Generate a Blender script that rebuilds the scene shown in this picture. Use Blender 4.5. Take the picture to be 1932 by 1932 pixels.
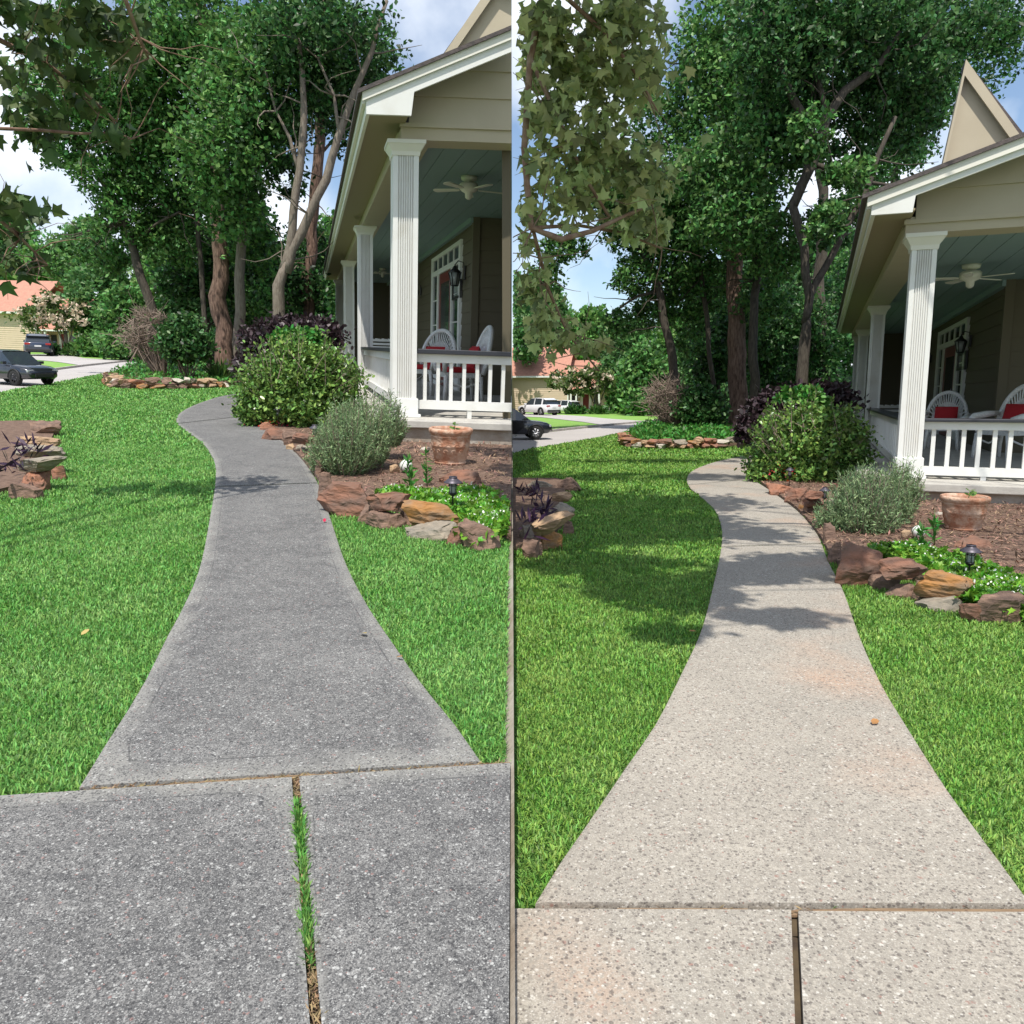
import bpy, bmesh, math, random
import numpy as np
from mathutils import Vector, Matrix, noise
rng = np.random.default_rng(7); random.seed(7)
SC = bpy.context.scene
for o in list(bpy.data.objects): bpy.data.objects.remove(o)
# ------------------------------------------------------------------ camera
FP = 1500.0; CX = CY = 966.0; H = 1.3                     # focal length and centre in units of 1/1932 of the frame
TP = (966-745)/FP; PITCH = math.atan(TP)
cam = bpy.data.cameras.new('camera'); camo = bpy.data.objects.new('camera', cam); SC.collection.objects.link(camo)
cam.sensor_width = 36; cam.lens = FP/1932*36; cam.clip_start = 0.02; cam.clip_end = 2000
camo.location = (0, 0, H); camo.rotation_euler = (math.pi/2-PITCH, 0, 0); SC.camera = camo
SC.render.resolution_x = SC.render.resolution_y = 1024
# ------------------------------------------------------------------ light
SUN_EL = math.radians(62); SX, SY = -0.17, -1.0
sd = Vector((SX, SY, 0)).normalized()*math.cos(SUN_EL); sd.z = math.sin(SUN_EL)
sl = bpy.data.lights.new('sun', 'SUN'); sl.energy = 4.2; sl.angle = math.radians(0.5); sl.color = (1, .95, .87)
so = bpy.data.objects.new('sun', sl); SC.collection.objects.link(so); so.rotation_euler = sd.to_track_quat('Z', 'Y').to_euler()
W = bpy.data.worlds.new('World'); SC.world = W; W.use_nodes = True
nt = W.node_tree; nt.nodes.clear()
def N(t, ty, **k):
    n = t.nodes.new(ty)
    for a, b in k.items(): setattr(n, a, b)
    return n
sky = N(nt, 'ShaderNodeTexSky', sky_type='NISHITA', sun_disc=False, sun_elevation=SUN_EL, sun_rotation=math.atan2(SX, SY))
bg = N(nt, 'ShaderNodeBackground'); out = N(nt, 'ShaderNodeOutputWorld'); bg.inputs[1].default_value = 0.14
tc = N(nt, 'ShaderNodeTexCoord'); cn = N(nt, 'ShaderNodeTexNoise'); cn.inputs['Scale'].default_value = 3.2; cn.inputs['Detail'].default_value = 7
cr = N(nt, 'ShaderNodeValToRGB'); cr.color_ramp.elements[0].position = .46; cr.color_ramp.elements[1].position = .62
mx = N(nt, 'ShaderNodeMixRGB'); mx.inputs[2].default_value = (6.6, 7.0, 7.6, 1)
nt.links.new(tc.outputs['Generated'], cn.inputs['Vector']); nt.links.new(cn.outputs['Fac'], cr.inputs[0])
nt.links.new(cr.outputs[0], mx.inputs[0]); nt.links.new(sky.outputs[0], mx.inputs[1]); nt.links.new(mx.outputs[0], bg.inputs[0]); nt.links.new(bg.outputs[0], out.inputs[0])
SC.view_settings.view_transform = 'Standard'; SC.view_settings.look = 'None'; SC.view_settings.gamma = 1; SC.view_settings.exposure = 0.3
# ------------------------------------------------------------------ the two gardens: each a rigid frame
class Garden:
    def __init__(s, side, slope, horizon, ux):
        s.side = side; s.h = H
        F = Vector((0, math.cos(PITCH), -math.sin(PITCH))); D = Vector((0, -math.sin(PITCH), -math.cos(PITCH))); R = Vector((1, 0, 0))
        c = -(-slope*(ux-CX) + (horizon-CY))/FP
        d = (R*(-slope) + D + F*c).normalized(); U = -d
        X = F.cross(U).normalized(); Y = U.cross(X).normalized()
        s.o = Vector((0, 0, H)) - U*H
        s.M = Matrix(((X.x, Y.x, U.x, s.o.x), (X.y, Y.y, U.y, s.o.y), (X.z, Y.z, U.z, s.o.z), (0, 0, 0, 1)))
        s.R3 = s.M.to_3x3(); s.RT = s.R3.transposed(); s.F = F; s.D = D
        s.npR = np.array(s.R3); s.npo = np.array(s.o)
    def ray(s, u, v):
        return s.RT @ (Vector((1, 0, 0))*((u-CX)/FP) + s.D*((v-CY)/FP) + s.F)
    def g(s, u, v, z=0.0):
        r = s.ray(u, v); t = (z-H)/r.z
        return Vector((r.x*t, r.y*t, z))
    def at(s, u, v, Y):
        r = s.ray(u, v); t = Y/r.y
        return Vector((r.x*t, Y, H+r.z*t))
    def worldx(s, P):       # numpy (n,3) local -> world x
        return P @ s.npR[0] + s.npo[0]
    def inside(s, P, m=0.01):
        w = s.worldx(P)
        return w < -m if s.side == 'L' else w > m
    def hor(s, u):
        # row of the horizon at column u
        a = s.ray(u, 0).z; b = s.ray(u, 1000).z
        return 1000*a/(a-b)
GL = Garden('L', 0.035, 648, 502)
GR = Garden('R', 0.0, 745, 1430)
WHICH = {'L': 'left garden', 'R': 'right garden'}
PATHD = {'L': 'dark weathered walkway', 'R': 'clean pale walkway'}
# ------------------------------------------------------------------ tagging
def lab(o, label, cat, group=None, kind=None):
    if label: o['label'] = label
    if cat: o['category'] = cat
    if group: o['group'] = group
    if kind: o['kind'] = kind
    return o
class MB:
    def __init__(s): s.v = []; s.f = []; s.m = []; s.sm = []; s.mi = 0; s.smooth = False
    def add(s, vs, fs):
        n = len(s.v); s.v.extend([tuple(p) for p in vs])
        for f in fs: s.f.append([i+n for i in f]); s.m.append(s.mi); s.sm.append(s.smooth)
    def hexa(s, p):         # 8 points: bottom 4 (ccw), top 4
        s.add(p, [(3, 2, 1, 0), (4, 5, 6, 7), (0, 1, 5, 4), (1, 2, 6, 5), (2, 3, 7, 6), (3, 0, 4, 7)])
    def box(s, x0, x1, y0, y1, z0, z1):
        s.hexa([(x0, y0, z0), (x1, y0, z0), (x1, y1, z0), (x0, y1, z0), (x0, y0, z1), (x1, y0, z1), (x1, y1, z1), (x0, y1, z1)])
    def tube(s, pts, rad, n=8, cap=True, jit=0):
        pts = [Vector(p) for p in pts]; sm = s.smooth; s.smooth = True
        if not isinstance(rad, (list, tuple)): rad = [rad]*len(pts)
        vs = []; up = None
        for i, p in enumerate(pts):
            d = (pts[min(i+1, len(pts)-1)] - pts[max(i-1, 0)])
            if d.length < 1e-9: d = Vector((0, 0, 1))
            d.normalize()
            if up is None: up = d.orthogonal().normalized()
            up = (up - d*up.dot(d)); up = up.normalized() if up.length > 1e-6 else d.orthogonal().normalized()
            w = d.cross(up)
            for k in range(n):
                a = 2*math.pi*k/n; r = rad[i]*(1+jit*(random.random()-.5))
                vs.append(p + up*math.cos(a)*r + w*math.sin(a)*r)
        fs = [(i*n+k, i*n+(k+1) % n, (i+1)*n+(k+1) % n, (i+1)*n+k) for i in range(len(pts)-1) for k in range(n)]
        if cap: fs += [tuple(range(n-1, -1, -1)), tuple(range((len(pts)-1)*n, len(pts)*n))]
        s.add(vs, fs); s.smooth = sm
    def lathe(s, prof, c=(0, 0, 0), n=32, closed=False):
        vs = [(c[0]+r*math.cos(2*math.pi*k/n), c[1]+r*math.sin(2*math.pi*k/n), c[2]+z) for r, z in prof for k in range(n)]
        fs = [(i*n+k, i*n+(k+1) % n, (i+1)*n+(k+1) % n, (i+1)*n+k) for i in range(len(prof)-1) for k in range(n)]
        sm = s.smooth; s.smooth = True; s.add(vs, fs); s.smooth = sm
def mesh_np(name, V, tris=None, quads=None, smooth=False):
    me = bpy.data.meshes.new(name)
    nt_ = 0 if tris is None else len(tris); nq = 0 if quads is None else len(quads)
    me.vertices.add(len(V)); me.vertices.foreach_set('co', np.asarray(V, np.float32).ravel())
    idx = []; tot = []
    if nt_: idx.append(np.asarray(tris).ravel()); tot.append(np.full(nt_, 3))
    if nq: idx.append(np.asarray(quads).ravel()); tot.append(np.full(nq, 4))
    idx = np.concatenate(idx).astype(np.int32); tot = np.concatenate(tot)
    me.loops.add(len(idx)); me.loops.foreach_set('vertex_index', idx)
    me.polygons.add(len(tot)); me.polygons.foreach_set('loop_start', np.concatenate([[0], np.cumsum(tot)[:-1]]).astype(np.int32))
    me.polygons.foreach_set('loop_total', tot.astype(np.int32))
    if smooth: me.polygons.foreach_set('use_smooth', np.ones(len(tot), bool))
    me.update(); me.validate(); return me
def clip_bm(bm, G, Mw):
    """cut a mesh at the boundary between the two gardens (world x = 0)"""
    if not bm.verts: return
    co = [(Mw @ v.co).x for v in bm.verts]
    sgn = 1 if G.side == 'L' else -1
    if max(c*sgn for c in co) < -0.004: return
    inv = Mw.inverted(); p = inv @ Vector((-0.006*sgn, 0, 1)); n = (Mw.to_3x3().transposed() @ Vector((sgn, 0, 0))).normalized()
    r = bmesh.ops.bisect_plane(bm, geom=bm.verts[:]+bm.edges[:]+bm.faces[:], plane_co=p, plane_no=n, clear_outer=True)
    ed = [e for e in r['geom_cut'] if isinstance(e, bmesh.types.BMEdge)]
    try: bmesh.ops.edgeloop_fill(bm, edges=ed)
    except Exception: pass
def link(name, me, G, base=(0, 0, 0), rz=0, parent=None, mats=()):
    o = bpy.data.objects.new(name, me); SC.collection.objects.link(o)
    for m in mats: me.materials.append(m)
    if parent: o.parent = parent
    else: o.matrix_world = G.M @ Matrix.Translation(Vector(base)) @ Matrix.Rotation(rz, 4, 'Z')
    return o
def worldm(o):
    return worldm(o.parent) @ o.matrix_basis if o.parent else o.matrix_world
def build(mb, name, mats, G, base=(0, 0, 0), rz=0, parent=None, bevel=0, world=True, clip=True):
    """world=True: vertices are in garden coordinates and are moved into the object's own frame"""
    if not isinstance(mats, (list, tuple)): mats = [mats]
    me = bpy.data.meshes.new(name); me.from_pydata(mb.v, [], mb.f)
    me.polygons.foreach_set('material_index', mb.m); me.polygons.foreach_set('use_smooth', mb.sm)
    o = link(name, me, G, base, rz, parent, mats)
    bpy.context.view_layer.update()
    Mw = o.matrix_world.copy()
    if world: me.transform(Mw.inverted() @ G.M)
    bm = bmesh.new(); bm.from_mesh(me)
    if clip: clip_bm(bm, G, Mw)
    bmesh.ops.recalc_face_normals(bm, faces=bm.faces)
    bm.to_mesh(me); bm.free(); me.update()
    if bevel:
        m = o.modifiers.new('bevel', 'BEVEL'); m.width = bevel; m.segments = 2; m.limit_method = 'ANGLE'; m.angle_limit = math.radians(40)
    return o
def thing(name, label, cat, G, base, rz=0, group=None, scale=1):
    o = bpy.data.objects.new(name, None); SC.collection.objects.link(o); o.empty_display_size = .2
    o.matrix_world = G.M @ Matrix.Translation(Vector(base)) @ Matrix.Rotation(rz, 4, 'Z') @ Matrix.Scale(scale, 4)
    return lab(o, label, cat, group)
# ------------------------------------------------------------------ materials
def mat(name, col, rough=.6, var=.0, vscale=3., col2=None, bump=0., bscale=30., metal=0., spec=.5, island=0., transl=0., detail=6, mixs=(.35, .65), stretch=None, coat=0):
    m = bpy.data.materials.new(name); m.use_nodes = True; t = m.node_tree; p = t.nodes['Principled BSDF']; L = t.links.new
    p.inputs['Roughness'].default_value = rough; p.inputs['Metallic'].default_value = metal; p.inputs['Specular IOR Level'].default_value = spec
    if coat: p.inputs['Coat Weight'].default_value = coat; p.inputs['Coat Roughness'].default_value = .08
    g = N(t, 'ShaderNodeTexCoord'); src = g.outputs['Object']
    if stretch:
        mp = N(t, 'ShaderNodeMapping'); mp.inputs['Scale'].default_value = stretch; L(src, mp.inputs[0]); src = mp.outputs[0]
    c = N(t, 'ShaderNodeRGB'); c.outputs[0].default_value = (*col, 1); cur = c.outputs[0]
    if col2:
        n = N(t, 'ShaderNodeTexNoise'); n.inputs['Scale'].default_value = vscale; n.inputs['Detail'].default_value = detail; n.inputs['Roughness'].default_value = .6
        L(src, n.inputs['Vector']); r = N(t, 'ShaderNodeValToRGB'); r.color_ramp.elements[0].position = mixs[0]; r.color_ramp.elements[1].position = mixs[1]
        L(n.outputs['Fac'], r.inputs[0]); x = N(t, 'ShaderNodeMixRGB'); L(r.outputs[0], x.inputs[0]); L(cur, x.inputs[1]); x.inputs[2].default_value = (*col2, 1); cur = x.outputs[0]
    if var or island:
        hs = N(t, 'ShaderNodeHueSaturation'); L(cur, hs.inputs['Color'])
        mr = N(t, 'ShaderNodeMapRange'); 
        if island:
            ge = N(t, 'ShaderNodeNewGeometry'); L(ge.outputs['Random Per Island'], mr.inputs[0]); a = island
            mr2 = N(t, 'ShaderNodeMath', operation='MULTIPLY_ADD'); wn = N(t, 'ShaderNodeTexWhiteNoise', noise_dimensions='1D'); L(ge.outputs['Random Per Island'], wn.inputs['W'])
            L(wn.outputs['Value'], mr2.inputs[0]); mr2.inputs[1].default_value = .06; mr2.inputs[2].default_value = .47; L(mr2.outputs[0], hs.inputs['Hue'])
        else:
            n2 = N(t, 'ShaderNodeTexNoise'); n2.inputs['Scale'].default_value = vscale*4; n2.inputs['Detail'].default_value = 5; L(src, n2.inputs['Vector']); L(n2.outputs['Fac'], mr.inputs[0]); a = var
        mr.inputs[3].default_value = 1-a; mr.inputs[4].default_value = 1+a; L(mr.outputs[0], hs.inputs['Value']); cur = hs.outputs[0]
    L(cur, p.inputs['Base Color'])
    if bump:
        nb = N(t, 'ShaderNodeTexNoise'); nb.inputs['Scale'].default_value = bscale; nb.inputs['Detail'].default_value = 6; L(src, nb.inputs['Vector'])
        b = N(t, 'ShaderNodeBump'); b.inputs['Strength'].default_value = bump; b.inputs['Distance'].default_value = .02; L(nb.outputs['Fac'], b.inputs['Height']); L(b.outputs[0], p.inputs['Normal'])
    if transl:
        tr = N(t, 'ShaderNodeBsdfTranslucent'); L(cur, tr.inputs[0]); ms = N(t, 'ShaderNodeMixShader'); ms.inputs[0].default_value = transl
        L(p.outputs[0], ms.inputs[1]); L(tr.outputs[0], ms.inputs[2]); L(ms.outputs[0], t.nodes['Material Output'].inputs[0])
    return m
def concrete(name, base, blot, dark, light, speck, red, edge=None, stain=None, edgew=.07, scales=(120, 230)):
    """exposed aggregate: small stones of many greys in a cement matrix"""
    m = bpy.data.materials.new(name); m.use_nodes = True; t = m.node_tree; p = t.nodes['Principled BSDF']; L = t.links.new
    p.inputs['Roughness'].default_value = .85; p.inputs['Specular IOR Level'].default_value = .25
    g = N(t, 'ShaderNodeTexCoord'); src = g.outputs['Object']
    def noise_(sc, d=6, r=.6): n = N(t, 'ShaderNodeTexNoise'); n.inputs['Scale'].default_value = sc; n.inputs['Detail'].default_value = d; n.inputs['Roughness'].default_value = r; L(src, n.inputs['Vector']); return n.outputs['Fac']
    def ramp(f, a, b): r = N(t, 'ShaderNodeMapRange'); r.inputs[1].default_value = a; r.inputs[2].default_value = b; L(f, r.inputs[0]); return r.outputs[0]
    def mixc(f, a, b):
        x = N(t, 'ShaderNodeMixRGB')
        if isinstance(f, float): x.inputs[0].default_value = f
        else: L(f, x.inputs[0])
        for i, q in ((1, a), (2, b)):
            if isinstance(q, tuple): x.inputs[i].default_value = (*q, 1)
            else: L(q, x.inputs[i])
        return x.outputs[0]
    cur = mixc(ramp(noise_(2.3, 10, .72), .40, .60), base, blot)
    cur = mixc(ramp(noise_(.7, 5, .6), .42, .66), cur, blot)
    cur = mixc(ramp(noise_(9, 6, .7), .45, .75), cur, base)
    cur = mixc(ramp(noise_(55, 4, .7), .50, .66), cur, blot); cur = mixc(ramp(noise_(40, 4, .7), .56, .72), cur, light if edge else base); cur = mixc(ramp(noise_(230, 2, .6), .46, .60), cur, blot); cur = mixc(ramp(noise_(310, 2, .6), .56, .74), cur, light)
    if stain: cur = mixc(ramp(noise_(.9, 3, .5), .55, .75), cur, stain)
    if edge:
        uv = N(t, 'ShaderNodeUVMap'); sp = N(t, 'ShaderNodeSeparateXYZ'); L(uv.outputs[0], sp.inputs[0])
        ad = N(t, 'ShaderNodeMath', operation='MULTIPLY_ADD'); L(noise_(5), ad.inputs[0]); ad.inputs[1].default_value = .22; L(sp.outputs[0], ad.inputs[2])
        cur = mixc(ramp(ad.outputs[0], .20, .11), cur, edge)
        ab = N(t, 'ShaderNodeMath', operation='SUBTRACT'); L(sp.outputs[0], ab.inputs[0]); ab.inputs[1].default_value = edgew
        aa = N(t, 'ShaderNodeMath', operation='ABSOLUTE'); L(ab.outputs[0], aa.inputs[0])
        lm = N(t, 'ShaderNodeMath', operation='MULTIPLY'); L(ramp(aa.outputs[0], .004, .0015), lm.inputs[0]); L(ramp(noise_(3, 4), .35, .6), lm.inputs[1]); cur = mixc(lm.outputs[0], cur, blot)
    for sc in scales:
        vo = N(t, 'ShaderNodeTexVoronoi'); vo.inputs['Scale'].default_value = sc; L(src, vo.inputs['Vector'])
        sp2 = N(t, 'ShaderNodeSeparateColor'); L(vo.outputs['Color'], sp2.inputs[0])
        rr = N(t, 'ShaderNodeValToRGB'); cr_ = rr.color_ramp; cr_.interpolation = 'CONSTANT'
        e = cr_.elements; e[0].position = 0; e[0].color = (*dark, 1); e[1].position = .22; e[1].color = (*[.5*(a+b) for a, b in zip(dark, base)], 1)
        for pos, c in ((.5, base), (.74, blot), (.92, light), (.975, red)): q = e.new(pos); q.color = (*c, 1)
        L(sp2.outputs[0], rr.inputs[0])
        inside = ramp(vo.outputs['Distance'], .62, .38)
        gate = N(t, 'ShaderNodeMath', operation='GREATER_THAN'); L(sp2.outputs[1], gate.inputs[0]); gate.inputs[1].default_value = 1-speck
        mu = N(t, 'ShaderNodeMath', operation='MULTIPLY'); L(inside, mu.inputs[0]); L(gate.outputs[0], mu.inputs[1])
        mu2 = N(t, 'ShaderNodeMath', operation='MULTIPLY'); L(mu.outputs[0], mu2.inputs[0]); mu2.inputs[1].default_value = .72
        cur = mixc(mu2.outputs[0], cur, rr.outputs[0])
    L(cur, p.inputs['Base Color'])
    b = N(t, 'ShaderNodeBump'); b.inputs['Strength'].default_value = .35; b.inputs['Distance'].default_value = .004
    L(noise_(150, 3), b.inputs['Height']); L(b.outputs[0], p.inputs['Normal'])
    return m
M = {}
M['conc_L'] = concrete('weathered_concrete', (.25, .245, .235), (.078, .078, .079), (.04, .04, .042), (.50, .50, .48), .5, (.30, .17, .15), edge=(.265, .26, .24))
M['conc_R'] = concrete('washed_concrete', (.425, .385, .325), (.29, .265, .225), (.11, .095, .085), (.60, .57, .51), .6, (.28, .15, .12), edge=None, stain=(.46, .31, .22), scales=(88, 165))
M['grass'] = mat('grass_blade', (.155, .32, .05), .5, island=.6, transl=.32, spec=.35, col2=(.25, .40, .09), vscale=2.2, mixs=(.40, .68))
M['grass_L'] = mat('grass_blade_cool', (.14, .33, .065), .5, island=.6, transl=.32, spec=.35, col2=(.22, .41, .11), vscale=2.2, mixs=(.40, .68))
M['lawn'] = mat('lawn_soil', (.07, .165, .028), .9, col2=(.10, .22, .04), vscale=9, bump=.6, bscale=60)
M['farlawn'] = mat('far_lawn', (.17, .34, .05), .9, col2=(.22, .38, .08), vscale=1.2, bump=.4, bscale=40)
M['drygrass'] = mat('dry_grass', (.27, .19, .10), .8, island=.4)
M['road'] = mat('road_concrete', (.46, .43, .41), .85, col2=(.40, .375, .36), vscale=.5, var=.08, bump=.2, bscale=50)
M['kerb'] = mat('kerb_concrete', (.50, .46, .42), .85, col2=(.34, .31, .29), vscale=2)
M['joint'] = mat('joint_dirt', (.05, .035, .025), .95, col2=(.11, .08, .045), vscale=14)
M['wood'] = mat('joint_wood', (.33, .24, .14), .85, col2=(.20, .12, .07), vscale=6, stretch=(.4, 6, 1), bump=.5)
M['mulch'] = mat('mulch_bed', (.11, .065, .045), .95, col2=(.21, .135, .095), vscale=18, bump=.9, bscale=60)
M['chip'] = mat('mulch_chip', (.24, .145, .10), .9, island=.6)
for k, c1, c2 in (('rust', (.25, .115, .07), (.13, .085, .065)), ('brown', (.14, .09, .068), (.25, .155, .11)), ('orange', (.40, .18, .045), (.20, .14, .09)), ('grey', (.21, .19, .155), (.30, .25, .19)), ('tan', (.46, .31, .18), (.33, .22, .14)), ('pale', (.55, .50, .42), (.40, .36, .30)), ('redbrick', (.36, .155, .085), (.20, .11, .08))):
    M['rk_'+k] = mat('stone_'+k, c1, .85, col2=c2, vscale=5, bump=.9, bscale=14, stretch=(1, 1, 2.4), var=.38)
M['white'] = mat('white_paint', (.72, .72, .69), .5, var=.04, vscale=3, col2=(.62, .605, .55), mixs=(.52, .8))
M['cream'] = mat('cream_trim_paint', (.72, .70, .62), .5, var=.04, vscale=1.5)
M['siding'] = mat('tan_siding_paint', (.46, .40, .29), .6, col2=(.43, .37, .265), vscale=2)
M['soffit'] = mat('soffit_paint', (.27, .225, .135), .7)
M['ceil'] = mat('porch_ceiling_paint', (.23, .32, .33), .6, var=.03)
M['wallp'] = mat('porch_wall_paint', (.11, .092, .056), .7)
M['black'] = mat('black_paint', (.018, .018, .022), .35)
M['rail'] = mat('dark_handrail_paint', (.03, .032, .042), .35)
M['glass'] = mat('window_glass', (.03, .04, .05), .06, spec=.9)
M['clear'] = mat('lamp_glass', (.35, .38, .38), .12, spec=.8)
M['reddoor'] = mat('red_door', (.16, .015, .015), .35)
M['redcloth'] = mat('red_cushion_cloth', (.42, .012, .018), .8, bump=.3, bscale=80)
M['wicker'] = mat('white_wicker', (.85, .85, .83), .6, bump=.8, bscale=55, col2=(.68, .68, .66), vscale=40)
M['shingle'] = mat('roof_shingle', (.07, .06, .06), .9, col2=(.11, .09, .085), vscale=12, bump=.6)
M['redroof'] = mat('red_shingle', (.50, .24, .17), .85, col2=(.40, .19, .14), vscale=3, var=.12)
M['found'] = mat('foundation_concrete', (.40, .37, .32), .85, col2=(.27, .22, .17), vscale=3, bump=.4)
M['slab'] = mat('porch_slab', (.50, .48, .43), .7, col2=(.38, .36, .33), vscale=4, bump=.2)
M['lap'] = mat('neighbour_siding', (.60, .47, .35), .7, col2=(.56, .43, .32), vscale=2)
M['terra'] = mat('terracotta', (.42, .20, .12), .85, col2=(.60, .42, .31), vscale=9, bump=.7, bscale=26, mixs=(.42, .6))
M['soil'] = mat('potting_soil', (.03, .022, .016), .95, col2=(.10, .075, .05), vscale=40, bump=.8)
M['lampmetal'] = mat('lamp_metal', (.085, .075, .095), .45, metal=.4)
M['panel'] = mat('solar_panel', (.01, .012, .03), .15, spec=.9)
M['bark'] = mat('grey_bark', (.14, .11, .085), .95, col2=(.24, .205, .165), vscale=9, bump=1., bscale=14, stretch=(3.5, 3.5, .55))
M['pine'] = mat('pine_bark', (.075, .042, .03), .95, col2=(.24, .155, .115), vscale=6, bump=1., bscale=10, stretch=(3, 3, .6))
M['darkbark'] = mat('dark_bark', (.045, .036, .028), .95, col2=(.10, .085, .065), vscale=8, bump=1., bscale=14, stretch=(3, 3, .6))
M['twig'] = mat('dry_twig', (.26, .20, .16), .9)
M['redtwig'] = mat('brown_branch', (.16, .08, .055), .9, col2=(.27, .19, .13), vscale=14)
def leafm(n, c, tr=.35, isl=.5, rough=.45): M[n] = mat(n, c, rough, island=isl, transl=tr, spec=.4)
leafm('leaf_oak', (.105, .235, .06), isl=.8); leafm('leaf_dark', (.058, .145, .04), isl=.8); leafm('leaf_light', (.12, .26, .06), isl=.6); leafm('leaf_far', (.12, .25, .08)); leafm('leaf_olive', (.11, .17, .045))
leafm('leaf_shrub', (.16, .28, .065), .25, .75, .28); leafm('leaf_rose', (.20, .29, .135), .15, .5, .6); leafm('leaf_purple', (.045, .028, .034), .12, .6); leafm('leaf_maple', (.36, .41, .17), .5, .6, .5); leafm('leaf_mapleL', (.075, .12, .035), .35, .35, .5)
leafm('leaf_cover', (.075, .24, .04), .25, .45); leafm('leaf_vine', (.15, .34, .035), .25, .5, .4); leafm('leaf_violet', (.04, .016, .045), .15, .4); leafm('blossom', (.62, .50, .38), .2, .2); leafm('petal', (.5, .03, .02), .2, .2); leafm('tinywhite', (.8, .8, .75), .2, .1)
leafm('fallen', (.50, .42, .14), .2, .3); leafm('liriope', (.06, .14, .03), .2, .4)
# ------------------------------------------------------------------ leaf meshes
DIA = (np.array([(0, 0, 0), (-.30, .45, .08), (0, 1, .02), (.30, .45, .08)]), [(0, 1, 2), (0, 2, 3)])
_ml = [(0, 0), (-.15, .12), (-.5, .10), (-.38, .33), (-.55, .62), (-.22, .58), (0, 1.05), (.22, .58), (.55, .62), (.38, .33), (.5, .10), (.15, .12)]
MAP = (np.array([(x, y, .38*abs(x)-.30*max(0, y-.45)**1.3) for x, y in _ml]), [(0, i, i+1) for i in range(1, 11)])
THIN = (np.array([(0, 0, 0), (-.08, .5, 0), (0, 1, 0), (.08, .5, 0)]), [(0, 1, 2), (0, 2, 3)])
OVAL = (np.array([(0, 0, 0), (-.26, .3, .04), (-.24, .72, .05), (0, 1, 0), (.24, .72, .05), (.26, .3, .04)]), [(0, 1, 2), (0, 2, 3), (0, 3, 4), (0, 4, 5)])
def leafmesh(name, P, size, shape, updir=.6, down=False, dirs=None):
    n = len(P); V0, F0 = shape; k = len(V0)
    if dirs is None:
        d = rng.normal(size=(n, 3)); d[:, 2] += (-.9 if down else .15)
    else: d = dirs + rng.normal(size=(n, 3))*.35
    d /= np.linalg.norm(d, axis=1)[:, None]
    nn = rng.normal(size=(n, 3)); nn[:, 2] += updir*1.6
    x = np.cross(d, nn); x /= np.linalg.norm(x, axis=1)[:, None]; z = np.cross(x, d)
    s = (size*(.6+.8*rng.random(n)))[:, None, None] if np.isscalar(size) else (size*(.6+.8*rng.random(n)))[:, None, None]
    V = P[:, None, :] + s*(V0[None, :, 0, None]*x[:, None, :] + V0[None, :, 1, None]*d[:, None, :] + V0[None, :, 2, None]*z[:, None, :])
    F = (np.array(F0)[None, :, :] + (np.arange(n)*k)[:, None, None]).reshape(-1, 3)
    return V.reshape(-1, 3), F
def blobpts(c, r, n, clump=.16, per=26, shell=.45):
    """n leaf positions gathered in clumps inside an ellipsoid"""
    m = max(3, n//per); d = rng.normal(size=(m, 3)); d /= np.linalg.norm(d, axis=1)[:, None]
    rad = (shell + (1-shell)*rng.random(m))**.5 * (.8+.35*rng.random(m))
    C = np.array(c) + d*rad[:, None]*np.array(r); idx = rng.integers(0, m, n)
    cs = (.5+rng.random(m))[idx][:, None]
    return C[idx] + rng.normal(size=(n, 3))*clump*cs*min(r)*np.array([1.1, 1.1, .75])
def leafobj(name, P, size, shape, m, G, parent=None, base=(0, 0, 0), updir=.6, down=False, dirs=None):
    ok = G.inside(P, .03)
    P = P[ok]
    if dirs is not None: dirs = dirs[ok]
    if not np.isscalar(size): size = size[ok]
    if len(P) == 0: P = np.array([base], float); size = .01; dirs = None
    V, F = leafmesh(name, P, size, shape, updir, down, dirs)
    # leaves that would cross into the neighbouring garden are dropped
    k = len(shape[0]); w = G.inside(V, .004).reshape(-1, k).all(axis=1)
    if w.sum() and not w.all():
        V = V.reshape(-1, k, 3)[w].reshape(-1, 3); F = F.reshape(-1, len(shape[1]), 3)[:w.sum()].reshape(-1, 3)
    V = V - np.array(base)[None, :]
    me = mesh_np(name, V, tris=F)
    return link(name, me, G, base, 0, parent, [m])
def pxblob(G, u, v, ru, rv, Y, dr=None):
    c = G.at(u, v, Y); k = Y/FP
    return (c, (ru*k, (dr if dr else (ru+rv)*.5*k), rv*k))
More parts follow.
